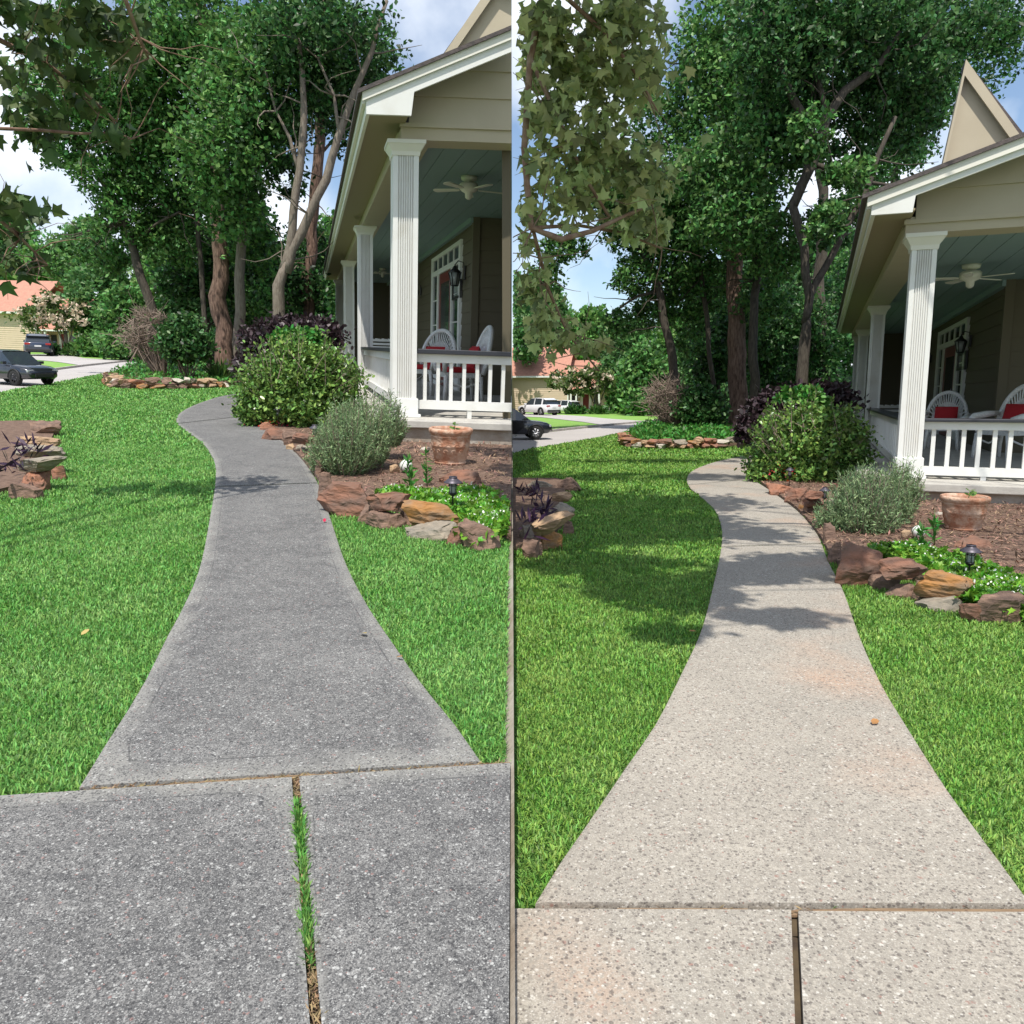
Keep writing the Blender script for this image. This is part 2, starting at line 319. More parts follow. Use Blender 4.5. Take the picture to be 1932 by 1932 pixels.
# ------------------------------------------------------------------ polygons on the ground
def inpoly(P, poly):
    x, y = P[:, 0], P[:, 1]; r = np.zeros(len(P), bool); n = len(poly)
    for i in range(n):
        x0, y0 = poly[i][0], poly[i][1]; x1, y1 = poly[i-1][0], poly[i-1][1]
        if y0 == y1: continue
        c = ((y0 > y) != (y1 > y)) & (x < (x1-x0)*(y-y0)/(y1-y0)+x0); r ^= c
    return r
def gp(G, pts, z=0.0): return [G.g(u, v, z) for u, v in pts]
def smoothline(pts, n):
    """Catmull-Rom through the points, resampled evenly"""
    P = [Vector(p) for p in pts]; P = [2*P[0]-P[1]]+P+[2*P[-1]-P[-2]]; o = []
    for i in range(1, len(P)-2):
        for k in range(12):
            t = k/12; a, b, c, d = P[i-1], P[i], P[i+1], P[i+2]
            o.append(.5*((2*b)+(c-a)*t+(2*a-5*b+4*c-d)*t*t+(3*b-a-3*c+d)*t**3))
    o.append(P[-2]); L = [0]
    for i in range(1, len(o)): L.append(L[-1]+(o[i]-o[i-1]).length)
    r = []; j = 0
    for i in range(n):
        s = L[-1]*i/(n-1)
        while j < len(L)-2 and L[j+1] < s: j += 1
        t = (s-L[j])/max(L[j+1]-L[j], 1e-9); r.append(o[j].lerp(o[j+1], t))
    return r
def sheet(G, poly, z, name, m, label=None, cat=None, kind='structure', thick=0):
    mb = MB(); n = len(poly); top = [(p[0], p[1], z) for p in poly]
    if thick:
        mb.add(top+[(p[0], p[1], z-thick) for p in poly], [tuple(range(n))]+[(i, (i+1) % n, n+(i+1) % n, n+i) for i in range(n)])
    else: mb.add(top, [tuple(range(n))])
    o = build(mb, name, m, G)
    return lab(o, label, cat, kind=kind)
# ------------------------------------------------------------------ rocks
_ico = None
def rock(G, name, m, c, dims, rz=0, seed=0, label=None, group=None, tilt=0, flat=.0, cat='stone'):
    global _ico
    if _ico is None:
        b = bmesh.new(); bmesh.ops.create_icosphere(b, subdivisions=4, radius=1); _ico = ([v.co.copy() for v in b.verts], [[v.index for v in f.verts] for f in b.faces]); b.free()
    rd = random.Random(seed); planes = []
    for i in range(17):
        d = Vector((rd.gauss(0, 1), rd.gauss(0, 1), rd.gauss(0, .8))).normalized(); planes.append((d, rd.uniform(.40, .88)))
    planes.append((Vector((0, 0, -1)), .6)); planes.append((Vector((.12*rd.gauss(0, 1), .12*rd.gauss(0, 1), 1)).normalized(), .62))
    R = Matrix.Rotation(rz, 3, 'Z') @ Matrix.Rotation(tilt, 3, 'Y'); vs = []
    ext = 0; off = Vector((rd.uniform(-9, 9), rd.uniform(-9, 9), rd.uniform(-9, 9)))
    for v in _ico[0]:
        p = v.copy()
        for d, k in planes:
            q = p.dot(d)
            if q > k: p -= d*(q-k)*.985
        p *= 1+.10*noise.fractal(v*2.2+off, .8, 2.0, 5)
        p += v*.05*noise.noise(Vector((p.x*1.6, p.y*1.6, p.z*10))+off)
        vs.append(p)
    mn = [min(v[i] for v in vs) for i in range(3)]; mxx = [max(v[i] for v in vs) for i in range(3)]
    vs = [Vector([(v[i]-(mn[i]+mxx[i])/2)/(mxx[i]-mn[i])*dims[i] for i in range(3)]) for v in vs]
    mb = MB(); mb.add([(R @ v) for v in vs], _ico[1])
    o = build(mb, name, m, G, base=c, world=False); return lab(o, label, cat, group)
def rockpx(G, box, m, label, seed, Yb=None, depth=.8, group=None, rz=None, zb=0, name='stone', tilt=0, over=1.1):
    u0, v0, u1, v1 = box; u = (u0+u1)/2; Yg = G.g(u, v1, zb).y; w = (u1-u0)*Yg/FP*over; d = w*depth
    zt = G.at(u, v0, Yg+d*.8).z; zt = max(zt, zb+w*.22); sink = .10 if zb == 0 else 0
    Yc = Yg+d*.45; c = G.at(u, (v0+v1)/2, Yc); c.z = (zt+zb-sink)/2
    return rock(G, name, M['rk_'+m], c, (w, d, zt-zb+sink), rz=(random.uniform(-.25, .25) if rz is None else rz), seed=seed, label=label, group=group, tilt=tilt)

# ================================================================== GROUND
def pathpieces(G, left, right, cuts, name):
    n = 260; Lp = smoothline([(*p[:2], 0) for p in gp(G, left)], n); Rp = smoothline([(*p[:2], 0) for p in gp(G, right)], n)
    def near(L, uv): q = G.g(*uv); return min(range(n), key=lambda i: (L[i]-q).length)/(n-1)
    def ev(L, t): t = max(0, min(1, t))*(n-1); i = min(int(t), n-2); return L[i].lerp(L[i+1], t-i)
    ts = [(0, 0)] + [(near(Lp, a), near(Rp, b)) for a, b in cuts] + [(1, 1)]
    gap = .0016
    for k in range(len(ts)-1):
        (l0, r0), (l1, r1) = ts[k], ts[k+1]
        if k: l0 += gap; r0 += gap
        if k < len(ts)-2: l1 -= gap; r1 -= gap
        rows = max(12, int(90*(l1-l0))); cols = [0, .012, .03, .06, .12, .25, .5, .75, .88, .94, .97, .988, 1]
        vs = []; uv = []; ln = 0; prev = None
        for i in range(rows+1):
            t = i/rows; a = ev(Lp, l0+(l1-l0)*t); b = ev(Rp, r0+(r1-r0)*t); w = (b-a).length; mid = (a+b)/2
            if prev is not None: ln += (mid-prev).length
            prev = mid
            for c in cols:
                p = a.lerp(b, c); e = min(c, 1-c)*w; vs.append((p.x, p.y, -.006*max(0, 1-e/.02)*1.0)); uv.append((min(min(c, 1-c)*w, ln*.62) if k == 0 else min(c, 1-c)*w, ln))
        nc = len(cols); fs = [(i*nc+j, i*nc+j+1, (i+1)*nc+j+1, (i+1)*nc+j) for i in range(rows) for j in range(nc-1)]
        # skirt
        ring = [j for j in range(nc)] + [i*nc+nc-1 for i in range(1, rows+1)] + [rows*nc+j for j in range(nc-2, -1, -1)] + [i*nc for i in range(rows-1, 0, -1)]
        base = len(vs); vs += [(vs[i][0], vs[i][1], -.09) for i in ring]; uv += [(0, 0)]*len(ring)
        fs += [(ring[i], base+i, base+(i+1) % len(ring), ring[(i+1) % len(ring)]) for i in range(len(ring))]
        me = bpy.data.meshes.new(name); me.from_pydata([(x, y, z+.012) for x, y, z in vs], [], fs)
        ul = me.uv_layers.new(name='UVMap'); 
        for lp in me.loops: ul.data[lp.index].uv = uv[lp.vertex_index]
        o = link(name, me, G, mats=[M['conc_'+G.side]]); bpy.context.view_layer.update()
        bm = bmesh.new(); bm.from_mesh(me); clip_bm(bm, G, o.matrix_world.copy()); bmesh.ops.recalc_face_normals(bm, faces=bm.faces); bm.to_mesh(me); bm.free()
        lab(o, ('dark weathered' if G.side == 'L' else 'clean pale')+' exposed aggregate walkway slab, '+['nearest, wide at the driveway', 'in the middle of the bend', 'farthest, by the big shrub', 'last bit behind the shrub'][k]+', '+WHICH[G.side], 'walkway', kind='structure')
    poly = [tuple(p) for p in Lp] + [tuple(p) for p in reversed(Rp)]
    return poly, Lp, Rp

def ground(G, S):
    G.S = S
    # base sheet, far beyond the trees
    sg = -1 if G.side == 'L' else 1
    mb = MB(); mb.add([(0-.6*sg, -6, -.035), (sg*160, -6, -.035), (sg*160, 260, -.035), (-sg*30, 260, -.035), (-sg*30, 4, -.035)], [(0, 1, 2, 3, 4)])
    o = build(mb, 'ground', M['lawn'], G); lab(o, 'turf soil under the grass of the '+WHICH[G.side], 'ground', kind='structure')
    poly, Lp, Rp = pathpieces(G, S['pl'], S['pr'], S['cuts'], 'path')
    # driveway slabs, two with an open joint between
    a = G.g(*S['jl']); b = G.g(*S['jr']); d = (b-a).normalized(); nrm = Vector((d.y, -d.x, 0)); 
    if nrm.y > 0: nrm = -nrm
    vj0 = G.g(*S['vj0']); vj1 = G.g(*S['vj1']); vd = (vj1-vj0).normalized()
    gw = S['gw']; A0 = a+nrm*.024; side = Vector((vd.y, -vd.x, 0)); side = side if side.x > 0 else -side
    def onl(p, far): return p + vd*far
    j = vj0 + nrm*0.0
    # project joint top on the driveway edge
    t = (j-A0).dot(d); J = A0 + d*t
    leftEnd = A0 - d*6; rightEnd = A0 + d*9
    pL = [leftEnd, J-side*gw, J-side*gw+vd*4, leftEnd+vd*4]; pR = [J+side*gw, rightEnd, rightEnd+vd*4, J+side*gw+vd*4]
    for q, nm in ((pL, 'left'), (pR, 'right')):
        # subdivided sheet with a small edge round-over, uv = distance to the edge
        vs = []; uv = []; nn = 40
        for i in range(nn+1):
            for k in range(nn+1):
                s_, t_ = (i/nn)**1, k/nn; p = q[0].lerp(q[1], s_).lerp(q[3].lerp(q[2], s_), t_); wd = (q[1]-q[0]).length
                e = min(t_*4, .035+((1-s_)*wd if nm == 'left' else s_*wd)*3); vs.append((p.x, p.y, .012)); uv.append((e, 0))
        fs = [(i*(nn+1)+k, (i+1)*(nn+1)+k, (i+1)*(nn+1)+k+1, i*(nn+1)+k+1) for i in range(nn) for k in range(nn)]
        ring = [i*(nn+1) for i in range(nn+1)] + [nn*(nn+1)+k for k in range(1, nn+1)] + [i*(nn+1)+nn for i in range(nn-1, -1, -1)] + [k for k in range(nn-1, 0, -1)]
        base = len(vs); vs += [(vs[i][0], vs[i][1], -.08) for i in ring]; uv += [(0, 0)]*len(ring)
        fs += [(ring[i], ring[(i+1) % len(ring)], base+(i+1) % len(ring), base+i) for i in range(len(ring))]
        me = bpy.data.meshes.new('driveway'); me.from_pydata(vs, [], fs); ul = me.uv_layers.new(name='UVMap')
        for lp in me.loops: ul.data[lp.index].uv = uv[lp.vertex_index]
        o = link('driveway', me, G, mats=[M['conc_'+G.side]]); bpy.context.view_layer.update()
        bm = bmesh.new(); bm.from_mesh(me); clip_bm(bm, G, o.matrix_world.copy()); bmesh.ops.recalc_face_normals(bm, faces=bm.faces); bm.to_mesh(me); bm.free()
        lab(o, ('dark speckled' if G.side == 'L' else 'pale pebbly')+' driveway slab on the '+nm+' of the open joint, '+WHICH[G.side], 'driveway', kind='structure')
    # joint bottoms and the strip of old wood in the long joint
    z = -.016
    js = sheet(G, [leftEnd-nrm*.04, rightEnd-nrm*.04, rightEnd+nrm*.06, leftEnd+nrm*.06], z, 'soil', M['joint'], 'dirt in the joint between walkway and driveway, '+WHICH[G.side], 'soil')
    sheet(G, [J-side*(gw+.02)+nrm*.07, J+side*(gw+.02)+nrm*.07, J+side*(gw+.02)+vd*4, J-side*(gw+.02)+vd*4], z, 'soil', M['joint'], 'dirt in the lengthwise driveway joint, '+WHICH[G.side], 'soil')
    mb = MB(); L0 = (b-a).length*1.25
    for i in range(60):
        s0 = rng.uniform(-.02, L0); ln = rng.uniform(.15, .6); o_ = rng.uniform(.0, .022); zz = rng.uniform(-.012, .004); w = rng.uniform(.002, .006)
        p0 = a+nrm*o_+d*s0; p1 = p0+d*ln; mb.hexa([tuple(p0-nrm*w+Vector((0, 0, zz-.006))), tuple(p1-nrm*w+Vector((0, 0, zz-.006))), tuple(p1+nrm*w+Vector((0, 0, zz-.006))), tuple(p0+nrm*w+Vector((0, 0, zz-.006))), tuple(p0-nrm*w+Vector((0, 0, zz))), tuple(p1-nrm*w+Vector((0, 0, zz))), tuple(p1+nrm*w+Vector((0, 0, zz))), tuple(p0+nrm*w+Vector((0, 0, zz)))])
    o = build(mb, 'joint_board', M['wood'], G); lab(o, 'split strips of old wood filling the cross joint of the '+PATHD[G.side], 'wood strip')
    drive = [tuple(leftEnd-nrm*.03), tuple(rightEnd-nrm*.03), tuple(rightEnd+vd*4), tuple(leftEnd+vd*4)]
    # debris / grass in joints
    n = 1300 if G.side == 'L' else 120
    P = np.array([(A0 - nrm*.012 + d*rng.uniform(0.02, L0) + nrm*rng.normal(0, .006)) for i in range(n)]); P[:, 2] = .0
    dirs = np.tile(np.array(d), (n, 1))*np.where(rng.random(n) > .5, 1, -1)[:, None]+np.array([0, 0, .12]); dirs += rng.normal(size=(n, 3))*.15
    o = leafobj('dry_clippings', P, .022 if G.side == 'L' else .02, THIN, M['drygrass'], G, dirs=dirs); lab(o, 'dry grass clippings caught in the cross joint of the '+WHICH[G.side], 'clippings', kind='stuff')
    if G.side == 'L':
        n = 2600; s_ = np.concatenate([rng.normal(.24, .05, n//4), rng.normal(.36, .05, n//4), rng.uniform(.15, .78, n//4), rng.normal(.62, .06, n//4)]); off = rng.normal(0, gw*.5, n)
        P = np.array([J+vd*float(q)+side*float(w) for q, w in zip(s_, off)]); P[:, 2] = rng.uniform(-.015, .006, n)
        o = leafobj('grass', P, .026, THIN, M['grass_L'], G, dirs=np.tile([0, 0, .7], (n, 1))+rng.normal(size=(n, 3))*.5); lab(o, 'tufts of grass growing in the open driveway joint', 'grass', kind='stuff')
        n = 1200; s_ = rng.uniform(.0, 1.2, n); P = np.array([J+vd*float(q)+side*float(w) for q, w in zip(s_, rng.normal(0, gw*.6, n))]); P[:, 2] = 0
        o = leafobj('dry_clippings', P, .022, THIN, M['drygrass'], G, dirs=rng.normal(size=(n, 3))*[1, 1, .3]); lab(o, 'dry clippings lying in the lengthwise driveway joint', 'clippings', kind='stuff')
    # road, kerb, neighbour's drive, far lawns
    rd = [G.g(*p) for p in S['road_near']] + [G.g(*p) for p in reversed(S['road_far'])]
    sheet(G, rd, -.012, 'road', M['road'], 'pale concrete residential street behind the lawn of the '+WHICH[G.side], 'street')
    mb = MB(); far = [G.g(*p) for p in S['road_far']]
    for i in range(len(far)-1):
        p, q = far[i], far[i+1]; dd = Vector((0, .32, 0)); mb.hexa([(p.x, p.y, -.1), (q.x, q.y, -.1), (q.x, q.y+.32, -.1), (p.x, p.y+.32, -.1), (p.x, p.y, .07), (q.x, q.y, .07), (q.x, q.y+.32, .07), (p.x, p.y+.32, .07)])
    o = build(mb, 'kerb', M['kerb'], G); lab(o, 'kerb along the far side of the street, '+WHICH[G.side], 'kerb', kind='structure')
    fl = [(p.x, p.y+.3) for p in far]; fp = [(far[0].x-40, far[0].y), *fl, (far[-1].x+30, far[-1].y+6), (far[-1].x+40, 150), (far[0].x-60, 150)]
    sheet(G, fp, .012, 'lawn', M['farlawn'], 'sunny front lawns across the street, '+WHICH[G.side], 'lawn')
    sheet(G, [G.g(*p) for p in S['ndrive']], .03, 'driveway', M['road'], "concrete drive of the house across the street, "+WHICH[G.side], 'driveway')
    beds = {}
    for k, nm, lb in (('bedR', 'mulch', 'brown mulch of the bed between walkway and porch, '), ('bedL', 'soil', 'soil of the small bed at the left edge, '), ('island', 'soil', 'soil under the groundcover of the island bed, ')):
        pl = [G.g(*p) for p in S[k]]; beds[k] = [tuple(p) for p in pl]
        zt = .035 if k != 'island' else .12
        sheet(G, pl, zt, nm, M['mulch'], lb+WHICH[G.side], 'mulch' if k == 'bedR' else 'soil', thick=.2)
    ch = 26000; bb = np.array(beds['bedR']); P = np.column_stack([rng.uniform(bb[:, 0].min(), bb[:, 0].max(), ch), rng.uniform(bb[:, 1].min(), min(bb[:, 1].max(), 12), ch), rng.uniform(.035, .05, ch)])
    P = P[inpoly(P, beds['bedR'])]; dirs = rng.normal(size=(len(P), 3))*[1, 1, .18]
    o = leafobj('mulch_chips', P, .055, (THIN[0]*[1.4, 1, 1], THIN[1]), M['chip'], G, updir=3, dirs=dirs); lab(o, 'shredded bark chips over the porch bed of the '+WHICH[G.side], 'mulch', kind='stuff')
    # ---- grass blades
    excl = [poly, drive, beds['bedR'], beds['bedL'], beds['island'], [tuple(p) for p in rd], [(p[0], p[1]) for p in fp]]
    allV = []; allF = []; nv = 0
    for (y0, y1, dens, ln, wd, lift) in ((1.2, 3.6, 22000, .026, .0031, .0), (3.6, 6, 12500, .030, .0042, 0), (6, 10, 5200, .036, .0065, 0), (10, 17, 1500, .05, .012, 0), (17, 34, 500, .06, .022, 0)):
        um, ux = (-60, 972) if G.side == 'L' else (960, 1990)
        # wedge of ground seen between those columns
        xs = [G.at(um, 900, y).x for y in (y0, y1)] + [G.at(ux, 900, y).x for y in (y0, y1)]
        ar = (max(xs)-min(xs))*(y1-y0); n = int(ar*dens)
        P = np.column_stack([rng.uniform(min(xs), max(xs), n), rng.uniform(y0, y1, n), np.zeros(n)])
        lo = G.at(um, 900, 10).x/10; hi = G.at(ux, 900, 10).x/10
        P = P[(P[:, 0] > lo*P[:, 1]-.1) & (P[:, 0] < hi*P[:, 1]+.1)]; P = P[G.inside(P, .02)]
        for e in excl: P = P[~inpoly(P, e)]
        n = len(P)
        if not n: continue
        P[:, 2] = -.02
        az = rng.uniform(0, 2*np.pi, n); tl = rng.uniform(.25, 1.15, n); L_ = ln*rng.uniform(.55, 1.35, n); w_ = wd*rng.uniform(.7, 1.3, n)
        d = np.column_stack([np.cos(az)*np.sin(tl), np.sin(az)*np.sin(tl), np.cos(tl)]); sx = np.column_stack([-np.sin(az), np.cos(az), np.zeros(n)])
        sx += rng.normal(size=(n, 3))*.25
        mid = P + d*(L_*.55)[:, None]; mid[:, 2] += L_*.08
        tip = P + d*L_[:, None]; tip[:, 2] -= L_*.12
        V = np.stack([P-sx*w_[:, None]*.6, P+sx*w_[:, None]*.6, mid+sx*w_[:, None]*.55, mid-sx*w_[:, None]*.55, tip], axis=1).reshape(-1, 3)
        V[:, 2] += .004
        i = np.arange(n)*5+nv; allF.append(np.stack([np.stack([i, i+1, i+2], 1), np.stack([i, i+2, i+3], 1), np.stack([i+3, i+2, i+4], 1)], 1).reshape(-1, 3)); allV.append(V); nv += len(V)
    me = mesh_np('grass', np.concatenate(allV), tris=np.concatenate(allF))
    o = link('grass', me, G, mats=[M['grass_L' if G.side == 'L' else 'grass']]); lab(o, 'thick green lawn grass around the '+PATHD[G.side], 'grass', kind='stuff')
    return beds

SL = dict(
 pl=[(150, 1490), (205, 1400), (268, 1300), (318, 1200), (350, 1140), (378, 1070), (396, 980), (407, 905), (403, 868), (382, 836), (350, 812), (333, 795), (345, 776), (385, 758), (430, 746), (500, 738), (580, 736)],
 pr=[(908, 1442), (850, 1360), (792, 1290), (740, 1215), (690, 1140), (650, 1060), (625, 985), (602, 918), (577, 877), (545, 842), (500, 809), (460, 784), (448, 776), (452, 766), (480, 758), (530, 752), (580, 750)],
 cuts=[((410, 920), (603, 912)), ((334, 801), (462, 786))], jl=(150, 1490), jr=(908, 1442), vj0=(558, 1468), vj1=(590, 1852), gw=.011,
 road_near=[(-120, 760), (80, 726), (214, 701), (274, 684), (330, 672)], road_far=[(-120, 722), (98, 698), (152, 691), (244, 681), (291, 675), (340, 667)],
 ndrive=[(-60, 668), (120, 670), (163, 677), (238, 680.5), (190, 686.5), (150, 690), (110, 684), (60, 679), (-60, 676)],
 bedR=[(452, 772), (462, 784), (500, 809), (545, 842), (578, 877), (603, 910), (625, 940), (670, 955), (720, 960), (780, 975), (860, 992), (990, 1025), (1060, 820), (700, 772), (560, 755), (470, 757)],
 bedL=[(-60, 800), (60, 797), (98, 803), (102, 822), (92, 842), (96, 868), (96, 888), (80, 905), (40, 920), (-80, 950)],
 island=[(203, 720), (216, 730), (250, 732), (330, 733), (400, 731), (462, 727), (560, 722), (640, 700), (560, 690), (430, 678), (330, 678), (280, 684), (225, 705)])
SR = dict(
 pl=[(1010, 1710), (1062, 1625), (1118, 1545), (1182, 1450), (1240, 1365), (1290, 1265), (1324, 1190), (1345, 1110), (1360, 1040), (1362, 1000), (1350, 965), (1325, 940), (1302, 921), (1296, 903), (1310, 887), (1350, 872), (1400, 862), (1450, 857), (1520, 853)],
 pr=[(1945, 1712), (1852, 1585), (1790, 1500), (1720, 1390), (1660, 1290), (1620, 1200), (1590, 1115), (1562, 1060), (1545, 1015), (1525, 987), (1500, 961), (1460, 931), (1422, 906), (1408, 895), (1412, 884), (1440, 874), (1520, 868)],
 cuts=[((1362, 1033), (1549, 1028)), ((1300, 917), (1420, 905))], jl=(1010, 1712), jr=(1945, 1716), vj0=(1497, 1722), vj1=(1502, 1852), gw=.0085,
 road_near=[(930, 864), (1008, 845), (1114, 828), (1189, 813), (1246, 804), (1310, 792)], road_far=[(930, 828), (1026, 816), (1137, 804), (1221, 796), (1285, 789), (1330, 783)],
 ndrive=[(900, 778), (1050, 783), (1100, 786), (1143, 790.5), (1218, 795.5), (1180, 799), (1137, 803), (1100, 797), (1020, 788), (900, 785)],
 bedR=[(1412, 892), (1425, 906), (1462, 931), (1502, 961), (1527, 987), (1547, 1015), (1566, 1050), (1592, 1076), (1650, 1082), (1700, 1090), (1780, 1108), (1850, 1126), (1990, 1160), (2060, 960), (1720, 900), (1600, 880), (1450, 872)],
 bedL=[(930, 905), (1050, 906), (1072, 912), (1066, 928), (1062, 950), (1064, 975), (1060, 995), (1036, 1015), (1000, 1028), (940, 1050)],
 island=[(1178, 832), (1190, 842), (1231, 844), (1274, 845), (1420, 842), (1500, 836), (1560, 815), (1480, 800), (1380, 793), (1300, 795), (1240, 803), (1195, 820)])
bedsL = ground(GL, SL); bedsR = ground(GR, SR)
# retaining edge where the left garden's ground ends above the right one's
mb = MB(); pts = []
for y in (-3, 0, 3, 8, 20, 60, 255):
    r = GL.R3; # world point on plane z=-.035 with world x=-.01
    yl = y; xl = (-.012-GL.o.x-GL.R3[0][1]*yl-GL.R3[0][2]*(-.035))/GL.R3[0][0]; pts.append(GL.M @ Vector((xl, yl, -.035)))
for p, q in zip(pts[:-1], pts[1:]):
    inv = GR.M.inverted(); mb.hexa([tuple(inv @ Vector(v)) for v in ((-.03, p.y, -.6), (.0065, p.y, -.6), (.0065, q.y, -.6), (-.03, q.y, -.6), (-.03, p.y, p.z-.004), (.0065, p.y, p.z+.03), (.0065, q.y, q.z+.03), (-.03, q.y, q.z-.004))])
o = build(mb, 'terrace_edge', M['found'], GR, clip=False); lab(o, 'low concrete edge where the left garden stands above the right one', 'wall')

# ================================================================== PORCH HOUSE
class House: pass
def house(G, S):
    h = House(); h.G = G; sd_ = G.side; wd = WHICH[sd_]
    r = G.ray(S['vp'], G.hor(S['vp'])); A = Vector((r.x, r.y)).normalized()
    B = Vector((1, 0)) if sd_ == 'L' else Vector((A.y, -A.x))
    p = G.at(S['cl'], S['cv'], S['Y']); O = Vector((p.x, p.y)); h.A, h.B, h.O = A, B, O
    def P(b, a, z): q = O + B*b + A*a; return (q.x, q.y, z)
    def fr(u, v, a):
        r = G.ray(u, v); c = O + A*a; det = -r.x*B.y + B.x*r.y
        t = (-c.x*B.y + B.x*c.y)/det; b = (r.x*c.y - r.y*c.x)/det
        # solve t*r - b*B = c
        return -(c.x*r.y - c.y*r.x)/(B.x*r.y - B.y*r.x)*1.0, H + r.z*((c.x*(-B.y) + c.y*B.x)/(r.x*(-B.y) + r.y*B.x))
    def sd(u, v, b):
        r = G.ray(u, v); c = O + B*b; t = (c.x*(-A.y) + c.y*A.x)/(r.x*(-A.y) + r.y*A.x)
        a = -(c.x*r.y - c.y*r.x)/(A.x*r.y - A.y*r.x); return a, H + r.z*t
    def ab(q):
        d = Vector((q[0], q[1])) - O; det = B.x*A.y-B.y*A.x; return (d.x*A.y - d.y*A.x)/det, (B.x*d.y - B.y*d.x)/det   # (b, a)
    h.P, h.fr, h.sd, h.ab = P, fr, sd, ab
    zp = S['zp']; FAR = S['far']
    def hb(mb, b0, b1, a0, a1, z0, z1): mb.hexa([P(b0, a0, z0), P(b1, a0, z0), P(b1, a1, z0), P(b0, a1, z0), P(b0, a0, z1), P(b1, a0, z1), P(b1, a1, z1), P(b0, a1, z1)])
    def prism(mb, poly, a0, a1):   # polygon in (b, z) extruded along a
        n = len(poly); mb.add([P(b, a0, z) for b, z in poly]+[P(b, a1, z) for b, z in poly], [tuple(range(n)), tuple(range(2*n-1, n-1, -1))]+[(i, (i+1) % n, n+(i+1) % n, n+i) for i in range(n)])
    root = thing('porch_house', 'tan sided house with a white columned front porch on the right of the '+wd, 'house', G, (*O, 0), math.atan2(B.y, B.x))
    def part(mb, name, m, parent=None, bevel=0): return build(mb, name, M[m] if isinstance(m, str) else m, G, parent=parent or root, bevel=bevel)
    def one(name, m, *args, parent=None, bevel=0):
        mb = MB()
        for k in range(0, len(args), 6): hb(mb, *args[k:k+6])
        return part(mb, name, m, parent, bevel)
    cw = fr(S['cr'], S['cv'], 0)[0]; af = -.55; ab_ = -.04
    bbl, zbb = fr(*S['beamBL'], ab_); zbt = fr(*S['beamT'], ab_)[1]
    be, ze1 = fr(*S['E1'], af); ze2 = fr(*S['E2'], af)[1]; brt, zrt = fr(*S['RT'], af); m = (zrt-ze1)/(brt-be)
    bret = fr(*S['ret'], af)[0]; bn, zn = fr(*S['notch'], af)
    aEnd = sd(*S['eaveEnd'], be)[0]; h.aEnd = aEnd; h.zp = zp; h.cw = cw
    h.zc = zc = zbb+.10
    wq = G.g(*S['wallpx'], zc); bw = ab(wq)[0]; aw = ab(G.g(*S['cornerpx'], zc))[1]; h.bw, h.aw = bw, aw
    print(sd_, 'cw', cw, 'beam', zbb, zbt, 'eave', be, ze1, ze2, 'slope', m, 'aEnd', aEnd, 'wall', bw, aw)
    # slab and foundation
    one('porch_floor', 'slab', -.42, FAR, -.5, aEnd, zp-.10, zp, bevel=.012)
    one('foundation', 'found', -.34, FAR-.02, -.42, aEnd-.1, -.2, zp-.1)
    # columns
    cols = [0] + [sd(u, v, 0)[0] for u, v in S['cols']]; h.cols = cols
    zcap = zbb; cols[-1] = min(cols[-1], aEnd-.9); print('cols', cols, aEnd)
    for i, a0 in enumerate(cols):
        mb = MB(); ng = 7; sec = []
        def side(p0, p1, inn):
            o = []
            for k in range(ng):
                c = .18+.64*(k+.5)/ng; w = .64/ng*.30
                for t, dd in ((c-w, 0), (c-w*.6, 1), (c+w*.6, 1), (c+w, 0)): o.append((p0[0]+(p1[0]-p0[0])*t+inn[0]*dd*.024, p0[1]+(p1[1]-p0[1])*t+inn[1]*dd*.024))
            return [p0]+o
        sec = side((0, 0), (cw, 0), (0, 1)) + side((cw, 0), (cw, cw), (-1, 0)) + side((cw, cw), (0, cw), (0, -1)) + side((0, cw), (0, 0), (1, 0))
        n = len(sec); mb.add([P(b, a0+a, zp+.2) for b, a in sec]+[P(b, a0+a, zcap-.12) for b, a in sec], [(k, (k+1) % n, n+(k+1) % n, n+k) for k in range(n)])
        c = part(mb, 'column', 'white')
        e = .025; mb = MB(); hb(mb, -e, cw+e, a0-e, a0+cw+e, zp+.05, zp+.27); hb(mb, -2.4*e, cw+2.4*e, a0-2.4*e, a0+cw+2.4*e, zp+.001, zp+.05); part(mb, 'plinth', 'white', c, .008)
        mb = MB(); zz = zcap-.19
        for k, (e0, e1, z0, z1) in enumerate(((.012, .02, 0, .05), (.02, .075, .05, .14), (.085, .085, .14, .188))):
            mb.hexa([P(-e0, a0-e0, zz+z0), P(cw+e0, a0-e0, zz+z0), P(cw+e0, a0+cw+e0, zz+z0), P(-e0, a0+cw+e0, zz+z0), P(-e1, a0-e1, zz+z1), P(cw+e1, a0-e1, zz+z1), P(cw+e1, a0+cw+e1, zz+z1), P(-e1, a0+cw+e1, zz+z1)])
        part(mb, 'capital', 'cream', c)
    # beams round the porch edge, soffit, fascia
    one('beam', 'siding', bbl, FAR, ab_, ab_+.42, zbb, zbt, bbl, bbl+.42, ab_+.42, aEnd-.3, zbb, zbt+.1)
    one('beam_cap', 'siding', bbl-.02, FAR, ab_-.035, ab_+.02, zbt, zbt+.05)
    one('corner_board', 'siding', bbl-.005, bbl+.10, ab_-.012, ab_+.2, zbt+.05, ze2+.02)
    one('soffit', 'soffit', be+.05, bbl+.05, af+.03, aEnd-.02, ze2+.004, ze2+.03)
    one('eave_fascia', 'cream', be, be+.045, af+.05, aEnd, ze2-.02, ze1-.02, be-.05, be-.003, af+.06, aEnd, ze1-.13, ze1-.02)
    bR = be + (6.2 if sd_ == 'R' else 9); zR = ze1+m*(bR-be); wdt = zn-(ze1+m*(bn-be))       # ridge
